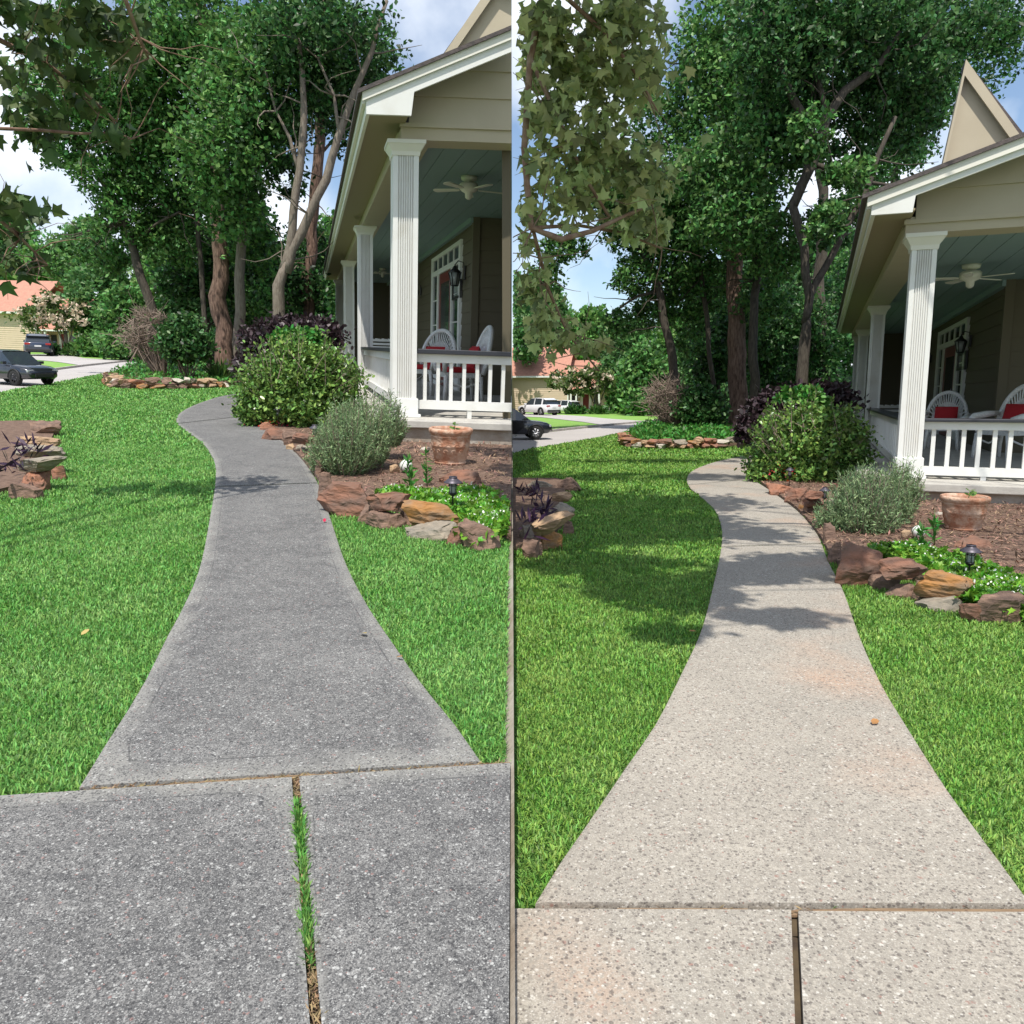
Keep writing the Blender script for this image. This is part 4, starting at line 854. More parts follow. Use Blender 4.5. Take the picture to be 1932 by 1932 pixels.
# island edging: two courses of small stones
ORD = ['first', 'second', 'third', 'fourth', 'fifth', 'sixth', 'seventh', 'eighth', 'ninth', 'tenth', 'eleventh', 'twelfth', 'thirteenth', 'fourteenth', 'fifteenth', 'sixteenth', 'seventeenth', 'eighteenth', 'nineteenth', 'twentieth', 'last']
def island(G, line, wpx, hpx, seed):
    rd = random.Random(seed); pts = smoothline([G.g(u, v) for u, v in line], 200); L = [0]
    for i in range(1, 200): L.append(L[-1]+(pts[i]-pts[i-1]).length)
    mats = ['tan', 'redbrick', 'orange', 'grey', 'tan', 'redbrick', 'brown', 'rust', 'pale']
    for course in (0, 1):
        s = -rd.uniform(0, .2) if course else 0; n = 0
        while s < L[-1]:
            k = pts[0].y/FP; w = wpx*k*rd.uniform(.6, 1.35); hh = hpx*k*rd.uniform(.8, 1.15)
            i = min(range(200), key=lambda j: abs(L[j]-(s+w/2))); p = pts[i]; d = pts[min(i+3, 199)]-pts[max(i-3, 0)]; ang = math.atan2(d.y, d.x)
            c = Vector((p.x, p.y+.05+course*.06, hh*(.42+course*.85)))
            rock(G, 'edging_stone', M['rk_'+rd.choice(mats)], c, (w*1.05, .42, hh), rz=ang, seed=seed*50+n+course*500, label=ORD[min(n, 20)]+' stone from the left in the '+('upper' if course else 'lower')+' course round the island bed, '+WHICH[G.side], group='stones edging the island bed, '+WHICH[G.side]); s += w*1.0; n += 1
            if n > 19: break
island(GL, [(204, 722), (216, 731), (250, 733.5), (330, 734), (400, 732), (470, 728)], 19, 10, 3)
island(GR, [(1179, 834), (1190, 843), (1231, 846), (1274, 847), (1350, 846), (1430, 843)], 18, 9.5, 4)
for G, a, b in ((GL, (744.6, 884, 9.5), (766, 881, 12.5)), (GR, (1709.5, 1008, 10), (1732, 1005, 12))):
    for (u, v, r), nm, m, lb in ((a, 'pebble', 'rk_tan', 'rounded orange tan pebble stone in the mulch'), (b, 'garden_ball', 'white', None)):
        q = G.g(u, v+r*.8, .04); k = q.y/FP
        if lb: rock(G, nm, M[m], q+Vector((0, 0, r*k*.8)), (2*r*k, 2*r*k, 1.8*r*k), seed=5, label=lb+', '+WHICH[G.side])
        else:
            t = thing('garden_ball', 'small white ceramic ball striped with green, beside the tan pebble, '+WHICH[G.side], 'ornament', G, q)
            mb = MB(); R = r*k; mb.lathe([(R*math.sin(x*math.pi/12), R-R*math.cos(x*math.pi/12)) for x in range(13)], n=24); build(mb, 'ball', M['white'], G, parent=t, world=False)
            mb = MB()
            for i in range(7):
                an = i*math.pi*2/7; mb.tube([(R*1.0*math.sin(x*math.pi/10)*math.cos(an+x*.12), R*1.0*math.sin(x*math.pi/10)*math.sin(an+x*.12), R-R*1.0*math.cos(x*math.pi/10)) for x in range(1, 10)], R*.07, 5)
            mb2 = mb; build(mb2, 'green_stripes', M['leaf_dark'], G, parent=t, world=False)
# ================================================================== POTS AND LAMPS
def pot(G, u, vr, vb, rpx, lb):
    q = G.g(u, vb-rpx*.06, .04); k = q.y/FP; R = rpx*k; zt = G.at(u, vr, q.y).z-.04; Hh = zt
    t = thing('flowerpot', lb, 'flowerpot', G, q)
    mb = MB(); mb.lathe([(0, .0), (R*.70, .0), (R*.72, Hh*.05), (R*.68, Hh*.08), (R*.73, Hh*.12), (R*.85, Hh*.5), (R*.865, Hh*.51), (R*.855, Hh*.53), (R*.9, Hh*.76), (R*.915, Hh*.77), (R*.9, Hh*.79), (R*.91, Hh*.83), (R*.95, Hh*.84), (R*.96, Hh*.86), (R*.98, Hh*.88), (R*1.0, Hh*.92), (R*.985, Hh*.98), (R*.93, Hh), (R*.86, Hh*.98), (R*.84, Hh*.9), (R*.8, Hh*.6), (0, Hh*.55)], n=64); build(mb, 'pot_body', M['terra'], G, parent=t, world=False)
    # moulded scroll relief round the belly
    mb = MB()
    for i in range(14):
        an = i*2*math.pi/14
        def on(th, z): r = R*(.70+.22*(z/(Hh*.8)))*1.005; return (r*math.cos(th), r*math.sin(th), z)
        pts = []
        for j in range(14):
            s_ = j/13*4.6; rr = .16*(1-j/16); pts.append(on(an+rr*math.cos(s_)*1.0, Hh*.36+Hh*.55*rr*math.sin(s_)))
        mb.tube(pts, R*.016, 5)
        mb.tube([on(an+.05, Hh*.52), on(an+.2, Hh*.60), on(an+.36, Hh*.52)], R*.013, 5)
    build(mb, 'scroll_relief', M['terra'], G, parent=t, world=False)
    mb = MB(); mb.lathe([(0, Hh*.84), (R*.5, Hh*.83), (R*.82, Hh*.8)], n=32); build(mb, 'potting_soil', M['soil'], G, parent=t, world=False)
    b = Vector(q)+Vector((R*.12, 0, Hh*.83)); pl = thing('seedling', 'tiny green seedling growing in the flowerpot, '+WHICH[G.side], 'plant', G, b)
    mb = MB(); mb.tube([(0, 0, 0), (.01, 0, .05), (.015, 0, .1)], .004, 5); build(mb, 'stem', M['leaf_light'], G, parent=pl, world=False)
    P = np.array([[.012, 0, .06+.04*(i % 2)] for i in range(7)]); V, F = leafmesh('l', P, .07, OVAL, dirs=np.array([[math.cos(i*2.1), math.sin(i*2.1), .35] for i in range(7)]))
    o = link('leaves', mesh_np('leaves', V, tris=F), G, parent=pl, mats=[M['leaf_light']])
pot(GL, 849.5, 807, 876, 42, 'terracotta flowerpot with scroll relief on the mulch before the porch, left garden')
pot(GR, 1816, 935, 1000, 43, 'terracotta flowerpot with scroll relief on the mulch before the porch, right garden')
def solar(G, u, vt, vb, wpx, lb):
    q = G.g(u, vb, .03); k = q.y/FP; R = wpx*.5*k; zt = G.at(u, vt, q.y).z-.03
    t = thing('path_lamp', lb, 'garden lamp', G, q, random.uniform(-.3, .3), 'solar path lamps, '+WHICH[G.side])
    z = zt
    mb = MB(); mb.lathe([(0, z-R*.12), (R*.42, z-R*.12), (R*.46, z-R*.2), (R*.62, z-R*.34), (R, z-R*.6), (R*1.02, z-R*.68), (R*.9, z-R*.7), (R*.4, z-R*.6), (0, z-R*.6)], n=40); cap = build(mb, 'cap', M['lampmetal'], G, parent=t, world=False)
    mb = MB(); mb.lathe([(R*.36, z-R*.13), (R*.47, z-R*.1), (R*.44, z), (0, z)], n=32); build(mb, 'top_disc', M['lampmetal'], G, parent=cap, world=False)
    mb = MB(); mb.box(-R*.28, R*.28, -R*.28, R*.28, z+.001, z+R*.03); build(mb, 'solar_panel', M['panel'], G, parent=cap, world=False)
    mb = MB(); mb.lathe([(R*.36, z-R*.75), (R*.36, z-R*1.75), (R*.34, z-R*1.76), (R*.34, z-R*.75)], n=24); build(mb, 'glass', M['clear'], G, parent=t, world=False)
    mb = MB()
    for i in range(6): an = i*math.pi/3; mb.tube([(R*.42*math.cos(an), R*.42*math.sin(an), z-R*.62), (R*.42*math.cos(an), R*.42*math.sin(an), z-R*1.85)], R*.035, 5)
    for zz in (z-R*.95, z-R*1.8): mb.lathe([(R*.38, zz), (R*.46, zz), (R*.46, zz-R*.07), (R*.38, zz-R*.07), (R*.38, zz)], n=24)
    build(mb, 'cage', M['black'], G, parent=t, world=False)
    mb = MB(); mb.lathe([(R*.42, z-R*1.85), (R*.40, z-R*2.0), (R*.1, z-R*2.2), (R*.08, 0), (0, -.02)], n=16); build(mb, 'stake', M['black'], G, parent=t, world=False)
solar(GL, 853.5, 899, 972, 35, 'nearest dark path lamp, among the vines, left garden'); solar(GL, 594.6, 801, 838, 21, 'middle dark path lamp, left of the grey green bush, left garden'); solar(GL, 525, 768, 806, 15, 'farthest dark path lamp, under the big shrub, left garden')
solar(GR, 1826.5, 1028, 1100, 38, 'nearest dark path lamp, among the vines, right garden'); solar(GR, 1554.6, 919, 958, 21, 'middle dark path lamp, left of the grey green bush, right garden'); solar(GR, 1489, 882, 918, 16, 'farthest dark path lamp, under the big shrub, right garden')
# ================================================================== SHRUBS
def stems(name, G, t, base, tips, r0, m, mids=1):
    mb = MB()
    for tp in tips:
        b = Vector(base)+Vector((random.uniform(-1, 1)*r0*4, random.uniform(-1, 1)*r0*4, 0)); tp = Vector(tp); md = b.lerp(tp, .5)+Vector((random.uniform(-1, 1), random.uniform(-1, 1), random.uniform(0, 1)))*(tp-b).length*.09
        mb.tube([b, md, tp], [r0, r0*.6, r0*.2], 5, cap=False)
    return build(mb, name, M[m], G, parent=t)
def shrub(name, lb, cat, G, base, blobs, n, size, shape, m, stemm='twig', ns=26, clump=.2, per=18, updir=.6, r0=.012, dirs=None, extra=None, shell=.45):
    t = thing(name, lb, cat, G, base); Ps = []; tot = sum((b[1][0]*b[1][2]) for b in blobs)
    for c, r in blobs: Ps.append(blobpts(c, r, max(30, int(n*r[0]*r[2]/tot)), clump, per, shell))
    P = np.concatenate(Ps); P = P[P[:, 2] > .02]
    me_o = leafobj('foliage', P, size, shape, M[m], G, base=(0, 0, 0), updir=updir, dirs=None if dirs is None else dirs(P))
    me_o.parent = t; me_o.matrix_parent_inverse = Matrix.Identity(4); bpy.context.view_layer.update(); me_o.data.transform(Matrix.Translation(-Vector(base))); me_o.matrix_basis = Matrix.Identity(4)
    if ns:
        tips = [P[i] for i in rng.integers(0, len(P), ns)]; stems('stem', G, t, base, tips, r0, stemm)
    return t, P
def bigshrub(G, u0, u1, vt, vb, Y, sfx):
    base = G.g((u0+u1)/2, vb-8, 0); base.y = Y; um = (u0+u1)/2; w = (u1-u0)/2; hh = (vb-vt)/2; base = Vector((G.at(um, vb, Y).x, Y, 0))
    bl = [pxblob(G, um-w*.05, vt+hh*1.05, w*.72, hh*.8, Y), pxblob(G, um-w*.5, vt+hh*1.35, w*.42, hh*.6, Y-.1), pxblob(G, um+w*.5, vt+hh*1.1, w*.42, hh*.68, Y+.1), pxblob(G, um+w*.1, vt+hh*.55, w*.5, hh*.4, Y+.05), pxblob(G, um+w*.15, vt+hh*1.6, w*.62, hh*.35, Y-.3), pxblob(G, um-w*.75, vt+hh*1.65, w*.22, hh*.25, Y-.3)]
    t, P = shrub('shrub', 'big rounded shrub with small glossy leaves at the bend of the '+PATHD[G.side], 'shrub', G, base, bl, 26000, .066, OVAL, 'leaf_shrub', 'twig', 60, clump=.17, per=10, r0=.014, shell=.2)
    # upright shoots breaking the outline
    mb = MB(); SP = []
    for i in range(70):
        a_ = random.uniform(0.1, 3.04); q = G.at(um+math.cos(a_)*w*.8, vt+hh*1.15-math.sin(a_)*hh*.85, Y+random.uniform(-.5, .3)); e = q+Vector((math.cos(a_)*.15+random.gauss(0, .06), random.gauss(0, .06), .12+.28*random.random()*math.sin(a_)))
        mb.tube([q-(e-q)*1.5, q, e], [.006, .005, .002], 4, cap=False)
        for k in range(12): SP.append(tuple(q.lerp(e, k/11)))
    build(mb, 'shoot', M['twig'], G, parent=t); SP = np.array(SP); V, F = leafmesh('x', SP, .06, OVAL, dirs=rng.normal(size=SP.shape)*.8+[0, 0, .8]); link('shoot_leaves', mesh_np('shoot_leaves', V-np.array(base), tris=F), G, parent=t, mats=[M['leaf_shrub']])
    c = np.array(G.at(um-w*.75, vb-6, Y-.6)); P = c+np.array([.35, .1, 0])+rng.normal(size=(60, 3))*np.array([.2, .12, .05]); P[:, 2] = np.abs(P[:, 2])+.04
    o = leafobj('flowers', P, .035, OVAL, M['petal'], G); lab(o, 'scattered small red flowers at the left foot of the big shrub, '+WHICH[G.side], 'flowers', kind='stuff')
bigshrub(GL, 443, 688, 636, 814, 13.0, '')
bigshrub(GR, 1407, 1648, 752, 936, 12.2, '')
def rosemary(G, lobes, Y, base):
    t = thing('rosemary_bush', 'feathery grey green bush spilling over the stones beside the '+PATHD[G.side], 'bush', G, base)
    Vs = []; Fs = []; nv = 0; mb = MB()
    for (u, v, ru, rv, dy, ns) in lobes:
        c, r = pxblob(G, u, v, ru, rv, Y+dy); c = np.array(c)
        for i in range(ns):
            d = rng.normal(size=3); d[2] = abs(d[2])*1.1-.25; d /= np.linalg.norm(d); tip = c+d*np.array(r)*(.6+.5*rng.random()); root = c+np.array([d[0]*r[0]*.25, d[1]*r[1]*.25, -r[2]*.75])
            L = np.linalg.norm(tip-root); up = np.array([0, 0, 1.]); K = int(26+L*20)
            s_ = np.linspace(.3, 1, K)[:, None]; pts = root+(tip-root)*s_ + np.array([0, 0, 1])*((.20+.22*max(d[2], 0))*L*(s_**2)) - np.array([0, 0, 1])*(.05*L)
            dd = (tip-root)/L+up*.55
            P = pts+rng.normal(size=(K, 3))*.004; dirs = dd[None]*.75+rng.normal(size=(K, 3))*.75
            V, F = leafmesh('x', P, .042, (THIN[0]*[1.25, 1, 1], THIN[1]), dirs=dirs); Vs.append(V); Fs.append(F+nv); nv += len(V)
            if i % 3 == 0: mb.tube([tuple(pts[0]), tuple(pts[K//2]), tuple(pts[-1])], [.006, .004, .002], 4, cap=False)
    V = np.concatenate(Vs); F = np.concatenate(Fs); w = G.inside(V, .01).reshape(-1, 4).all(1); V = V.reshape(-1, 4, 3)[w].reshape(-1, 3); F = F.reshape(-1, 2, 3)[:w.sum()].reshape(-1, 3)
    link('foliage', mesh_np('foliage', V-np.array(base), tris=F), G, parent=t, mats=[M['leaf_rose']]); build(mb, 'stem', M['twig'], G, parent=t)
rosemary(GL, [(655, 860, 62, 60, -.6, 520), (618, 868, 42, 40, -.5, 240), (700, 840, 45, 62, -.2, 330), (735, 815, 36, 48, .6, 230), (660, 815, 55, 42, 0, 260)], 8.6, tuple(GL.g(670, 905)))
rosemary(GR, [(1630, 985, 66, 60, -.6, 560), (1580, 990, 45, 42, -.5, 260), (1680, 965, 42, 50, -.1, 300), (1700, 935, 40, 45, .6, 250), (1630, 935, 60, 38, .1, 300)], 8.0, tuple(GR.g(1645, 1035)))
# plum leaved shrub behind the big one, far island shrubs
shrub('plum_shrub', 'dark purple leaved shrub with drooping sprays behind the big green shrub, left garden', 'shrub', GL, GL.at(545, 722, 17.5)-Vector((0, 0, GL.at(545, 722, 17.5).z)), [pxblob(GL, 550, 640, 70, 42, 17.5), pxblob(GL, 490, 650, 32, 36, 17.8), pxblob(GL, 462, 690, 22, 26, 17.3), pxblob(GL, 610, 640, 34, 40, 17.2), pxblob(GL, 530, 690, 80, 30, 17.2)], 9000, .11, OVAL, 'leaf_purple', ns=40, clump=.2, per=14, shell=.25)
shrub('plum_shrub', 'dark purple leaved shrub with drooping sprays behind the big green shrub, right garden', 'shrub', GR, Vector((GR.at(1500, 800, 16.5).x, 16.5, 0)), [pxblob(GR, 1520, 762, 62, 36, 16.5), pxblob(GR, 1450, 770, 38, 34, 16.8), pxblob(GR, 1412, 812, 24, 28, 16.2), pxblob(GR, 1575, 760, 34, 44, 16), pxblob(GR, 1500, 805, 80, 30, 16.2)], 9000, .11, OVAL, 'leaf_purple', ns=40, clump=.2, per=14, shell=.25)
for G, u, v, Y in ((GL, 560, 632, 16.2), (GR, 1510, 745, 15.2)):
    b = Vector((G.at(u, v, Y).x, Y, 0)); shrub('fern_spray', 'bright green ferny spray rising above the big shrub, '+WHICH[G.side], 'plant', G, b, [pxblob(G, u, v, 42, 14, Y), pxblob(G, u-30, v+8, 18, 10, Y), pxblob(G, u+38, v+14, 20, 10, Y)], 900, .10, OVAL, 'leaf_cover', ns=14, clump=.2, r0=.006)
for G, u, v, r, Y in ((GL, 348, 640, 46, 25), (GR, 1322, 768, 44, 27)):
    b = Vector((G.at(u, v, Y).x, Y, 0)); shrub('camellia', 'dense dark green rounded shrub in the island bed, '+WHICH[G.side], 'shrub', G, b, [pxblob(G, u, v, r*1.0, r*.95, Y), pxblob(G, u+r*.3, v+r*.3, r*.7, r*.7, Y-.3), pxblob(G, u-r*.4, v+r*.2, r*.5, r*.6, Y-.3)], 6000, .13, OVAL, 'leaf_dark', ns=10, clump=.16, r0=.03, shell=.25)
for G, u, v, ru, rv, ub, vb, Y in ((GL, 278, 625, 42, 38, 308, 688, 26), (GR, 1258, 752, 38, 34, 1276, 792, 28)):
    base = Vector((G.at(ub, vb, Y).x, Y, 0)); t = thing('bare_shrub', 'leafless twiggy brown shrub beside the leaning trunk, '+WHICH[G.side], 'shrub', G, base)
    c, r = pxblob(G, u, v, ru, rv, Y); tips = [(c.x+math.cos(a)*r[0]*q, c.y+random.uniform(-1, 1)*r[1]*.7, c.z+math.sin(a)*r[2]*q) for a, q in [(random.uniform(0, 6.283), random.uniform(.3, 1.1)) for _ in range(150)]]
    stems('twig', G, t, base, tips, .02, 'twig')
    mb = MB()
    for tp in tips:
        for k in range(7): tp = Vector(tp); q = tp+Vector((random.gauss(0, .2), random.gauss(0, .2), random.gauss(.05, .2))); mb.tube([tp, q], [.012, .006], 3, cap=False)
    build(mb, 'twiglet', M['twig'], G, parent=t)
# groundcover of the island bed: countless small plants
for G, S, z0 in ((GL, SL, 0), (GR, SR, 0)):
    poly = [tuple(G.g(u, v)) for u, v in S['island']]; A = np.array(poly); n = 60000
    P = np.column_stack([rng.uniform(A[:, 0].min(), A[:, 0].max(), n), rng.uniform(A[:, 1].min(), A[:, 1].max(), n), np.zeros(n)]); P = P[inpoly(P, poly)]
    # only the clumps are drawn; height varies
    h_ = np.array([noise.noise(Vector((p[0]*.9, p[1]*.5, 3.1))) for p in P]); P[:, 2] = .22+.14*h_+rng.uniform(-.14, .04, len(P))
    o = leafobj('groundcover', P[:46000], .12, DIA, M['leaf_cover'], G, updir=1.6); lab(o, 'leafy green groundcover filling the island bed, '+WHICH[G.side], 'groundcover', kind='stuff')
# strappy clump in the island
for G, u, v, Y, w, hh, lb in ((GL, 418, 668, 25.5, 22, 34, 'clump of strappy leaves at the foot of the pine'), (GR, 1420, 795, 26, 16, 22, 'clump of strappy leaves at the foot of the pine')):
    b = Vector((G.at(u, v, Y).x, Y, .1)); n = 160; k = Y/FP; P = np.tile(np.array(b), (n, 1))+rng.normal(size=(n, 3))*[w*k*.3, .1, 0]; d = rng.normal(size=(n, 3))*.5+[0, 0, 1.3]
    o = leafobj('iris', P, hh*k, (THIN[0]*[.6, 1, 1], THIN[1]), M['liriope'], G, base=tuple(b), dirs=d); lab(o, lb+', '+WHICH[G.side], 'plant')
# vines and weeds round the near lamp
for G, bl in ((GL, [(890, 945, 60, 28), (830, 935, 50, 20), (780, 928, 45, 12), (930, 970, 40, 30), (880, 925, 50, 16), (905, 985, 30, 26), (745, 925, 25, 8)]), (GR, [(1800, 1062, 60, 24), (1870, 1085, 50, 34), (1745, 1042, 50, 14), (1900, 1110, 50, 40), (1840, 1110, 34, 26), (1700, 1030, 36, 10), (1660, 1040, 20, 8)])):
    Ps = []
    for u, v, ru, rv in bl:
        q = G.g(u, v+rv*.4, .07); k = q.y/FP; n = int(ru*rv*1.25); Ps.append(np.array(q)+np.column_stack([rng.normal(0, ru*k*.5, n), rng.normal(0, rv*k*1.3, n), rng.uniform(-.02, .03, n)]))
    P = np.concatenate(Ps); P = P[P[:, 2] > .04]
    o = leafobj('vines', P, .048, (MAP[0]*[.95, 1, 1], MAP[1]), M['leaf_vine'], G, updir=1.4); lab(o, 'bright green vines creeping over the stones round the near lamp, '+WHICH[G.side], 'vines', kind='stuff')
    o = leafobj('blossom', P[::40]+[0, 0, .05], .02, OVAL, M['tinywhite'], G, updir=1.4); lab(o, 'tiny white flowers scattered among the vines, '+WHICH[G.side], 'flowers', kind='stuff')
# tall thin weeds
for G, lst in ((GL, [(772, 925, 850), (806, 918, 838), (775, 930, 880)]), (GR, [(1735, 1040, 985), (1763, 1030, 960), (1738, 1048, 1010)])):
    for i, (u, v0, v1) in enumerate(lst):
        q = G.g(u, v0, .03); tp = G.at(u+random.uniform(-6, 6), v1, q.y); t = thing('weed', ORD[i]+' thin stalked weed from the left standing in the mulch, '+WHICH[G.side], 'plant', G, q, 0, 'thin weeds in the mulch')
        mb = MB(); mid = q.lerp(tp, .5)+Vector((random.uniform(-.03, .03), 0, 0)); mb.tube([q, mid, tp], [.005, .004, .002], 5); build(mb, 'stem', M['leaf_olive'], G, parent=t)
        n = 40; P = np.array([q.lerp(tp, random.uniform(.05, .8)) for _ in range(n)]); V, F = leafmesh('x', P, .07, (THIN[0]*[2, 1, 1], THIN[1]), dirs=rng.normal(size=(n, 3))*.6+[0, 0, .7]); link('leaves', mesh_np('leaves', V-np.array(q), tris=F), G, parent=t, mats=[M['leaf_cover']])
# purple spiky plants in the left beds
for G, lst in ((GL, [(56, 850, 22), (20, 880, 28)]), (GR, [(1000, 930, 28), (1026, 965, 26), (1000, 985, 28)])):
    for i, (u, v, r) in enumerate(lst):
        q = G.g(u, v, .25); k = q.y/FP; n = 34; P = np.array(q)+rng.normal(size=(n, 3))*[r*k*.4, .10, .04]; d = rng.normal(size=(n, 3))*[1, 1, .6]+[0, 0, .5]
        o = leafobj('purple_plant', P, .13, (THIN[0]*[1.3, 1, 1], THIN[1]), M['leaf_violet'], G, base=tuple(q), dirs=d); lab(o, ORD[i]+' clump of dark purple spiky leaves from the back of the left bed, '+WHICH[G.side], 'plant', group='purple spiky plants in the left bed')
# fallen leaves on grass and walkway
for G, lst in ((GL, [(283, 884, .03, 'orange leaf lying on the lawn'), (153, 1198, .035, 'yellow leaf lying on the lawn at far left'), (682, 1194, .035, 'pale yellow leaf on the right half of the walkway'), (747, 1240, .03, 'brown leaf at the right edge of the walkway'), (612, 985, .03, 'red leaf on the walkway below the boulder')]), (GR, [(1646, 1366, .035, 'orange brown leaf on the walkway'), (1300, 1190, .03, 'small dry leaf at the left edge of the walkway')])):
    for u, v, s_, lb in lst:
        q = G.g(u, v, .02); o = leafobj('fallen_leaf', np.array([tuple(q)]), s_*1.2, OVAL, M['fallen' if 'yellow' in lb else ('petal' if 'red' in lb else 'rk_orange')], G, base=tuple(q), updir=4, dirs=np.array([[random.uniform(-1, 1), random.uniform(-1, 1), .1]])); lab(o, lb+', '+WHICH[G.side], 'leaf')

# ================================================================== TREES
def limb(G, mb, pts, Y, jit=.12, n=10):
    """pts: (u, v, width) or (u, v, width, dY) -> tapered tube"""
    P = []; R = []
    for q in pts:
        y = Y+(q[3] if len(q) > 3 else 0); P.append(G.at(q[0], q[1], y)); R.append(q[2]*.5*y/FP)
    # resample for a natural line
    Q = []; W_ = []
    for i in range(len(P)-1):
        seg = max(2, int((P[i+1]-P[i]).length/.45))
        for k in range(seg):
            t = k/seg; Q.append(P[i].lerp(P[i+1], t)); W_.append(R[i]*(1-t)+R[i+1]*t)
    Q.append(P[-1]); W_.append(R[-1]); o = Vector((random.uniform(0, 50), 0, 0))
    Q = [q+Vector((noise.noise(q*.9+o), noise.noise(q*.9+o*2), 0))*w*.9 for q, w in zip(Q, W_)]
    mb.tube(Q, W_, n, jit=jit); return Q
def twigs(mb, Q, n, L, r, up=.2):
    for i in range(n):
        p = random.choice(Q[len(Q)//3:]); d = Vector((random.gauss(0, 1), random.gauss(0, .6), random.gauss(up, .6))).normalized()
        pts = [p]; dd = d
        for k in range(4): dd = (dd+Vector((random.gauss(0, .35), random.gauss(0, .35), random.gauss(0, .3)))).normalized(); pts.append(pts[-1]+dd*L/4)
        mb.tube(pts, [r, r*.75, r*.5, r*.35, r*.2], 5, cap=False)
def tree(G, name, lb, Y, trunk, limbs, blobs, n, size, leafm_='leaf_oak', bark='bark', shape=DIA, group=None, ntw=30, twl=1.6, twr=.03, clump=.18, per=24, shell=.3, down=False, dr=None):
    b = G.at(trunk[0][0], trunk[0][1], Y); base = Vector((b.x, Y, 0)); t = thing(name, lb+', '+WHICH[G.side], 'tree', G, base, group=group)
    u0, w0 = trunk[0][0], trunk[0][2]; vg = G.hor(u0)+H*FP/Y; trunk = [(u0, vg+2, w0*1.5), (u0, vg-5, w0*1.2), (u0, vg-16, w0)] + [q for q in trunk[1:] if q[1] < vg-22]
    mb = MB(); Q = limb(G, mb, trunk, Y, .16, 14); AQ = list(Q)
    for l in limbs: AQ += limb(G, mb, l, Y, .12, 9)
    twigs(mb, AQ, ntw, twl, twr); build(mb, 'trunk', M[bark], G, parent=t)
    if blobs:
        Ps = []; tot = sum(q[2]*q[3] for q in blobs)
        for q in blobs:
            c, r = pxblob(G, q[0], q[1], q[2], q[3], Y+(q[4] if len(q) > 4 else 0), dr); Ps.append(blobpts(c, r, max(40, int(n*q[2]*q[3]/tot)), clump, per, shell))
        P = np.concatenate(Ps); P = P[P[:, 2] > .4]; P = P[G.inside(P, .1)]
        k = P[:, 1].mean(); 
        P = P-np.array(base); o = bpy.data.objects.new('crown', None) if False else None
        V, F = leafmesh('crown', P+np.array(base), size, shape, .6, down); w = G.inside(V, .02).reshape(-1, len(shape[0])).all(1); V = V.reshape(-1, len(shape[0]), 3)[w].reshape(-1, 3); F = F.reshape(-1, len(shape[1]), 3)[:w.sum()].reshape(-1, 3)
        link('crown', mesh_np('crown', V-np.array(base), tris=F), G, parent=t, mats=[M[leafm_]])
    return t
# ---- left garden
tree(GL, 'pine_tree', 'thickest reddish brown pine trunk at the centre of the island bed', 27, [(421, 668, 34), (417, 560, 30), (413, 430, 26), (405, 300, 23), (395, 180, 21), (385, 60, 18), (380, -40, 14)], [[(400, 240, 8), (370, 170, 6, 1), (330, 150, 4, 2)]], [(370, 40, 110, 60), (420, 130, 70, 60, 1), (330, 110, 90, 60)], 9000, .17, 'leaf_oak', 'pine', ntw=16)
tree(GL, 'oak_tree', 'slim grey trunk right beside the thick pine, curving at the top', 26, [(453, 655, 20), (452, 560, 18), (455, 430, 16), (462, 320, 16), (472, 230, 17), (485, 150, 16), (492, 40, 12)], [[(458, 345, 9), (500, 300, 7, .5), (560, 320, 6, 1)], [(470, 235, 7), (440, 200, 5), (400, 210, 3)], [(455, 300, 5), (435, 350, 4), (420, 390, 3)]], [(470, 190, 90, 90, -1), (420, 290, 80, 80, -1.5), (500, 90, 100, 70), (440, 390, 60, 60, -1), (480, 460, 50, 50, 1), (500, 560, 46, 45, 2)], 17000, .17, 'leaf_oak', 'bark')
tree(GL, 'oak_tree', 'forked grey trunk leaning to both sides near the porch', 24, [(526, 600, 24), (530, 540, 22), (541, 495, 12)], [[(536, 512, 17), (547, 465, 17), (556, 400, 15), (566, 320, 14), (572, 230, 12), (570, 130, 9), (560, 40, 7)], [(538, 515, 17), (550, 470, 17), (585, 405, 16), (615, 340, 15), (640, 260, 13), (665, 180, 11), (700, 100, 9), (730, 0, 6)], [(566, 330, 8), (545, 260, 6), (520, 210, 4), (500, 130, 4)], [(640, 260, 7), (630, 180, 5), (600, 110, 4)]], [(560, 140, 80, 80, 1), (630, 120, 80, 70, 2), (690, 110, 60, 60, 2.5), (600, 40, 120, 60), (655, 230, 45, 60, 2), (520, 250, 55, 60, 1), (540, 340, 35, 35, 2)], 15000, .16, 'leaf_dark', 'bark')
tree(GL, 'pine_tree', 'straight pine trunk behind the forked trunk', 33, [(578, 610, 22), (585, 480, 20), (592, 380, 20), (600, 260, 18), (608, 120, 15), (612, 0, 12)], [[(598, 300, 6), (640, 250, 4), (680, 240, 3)]], [(610, 60, 100, 60), (640, 190, 70, 50), (560, 60, 60, 50), (690, 180, 40, 50), (600, 210, 60, 50)], 7000, .17, 'leaf_dark', 'pine', ntw=16)
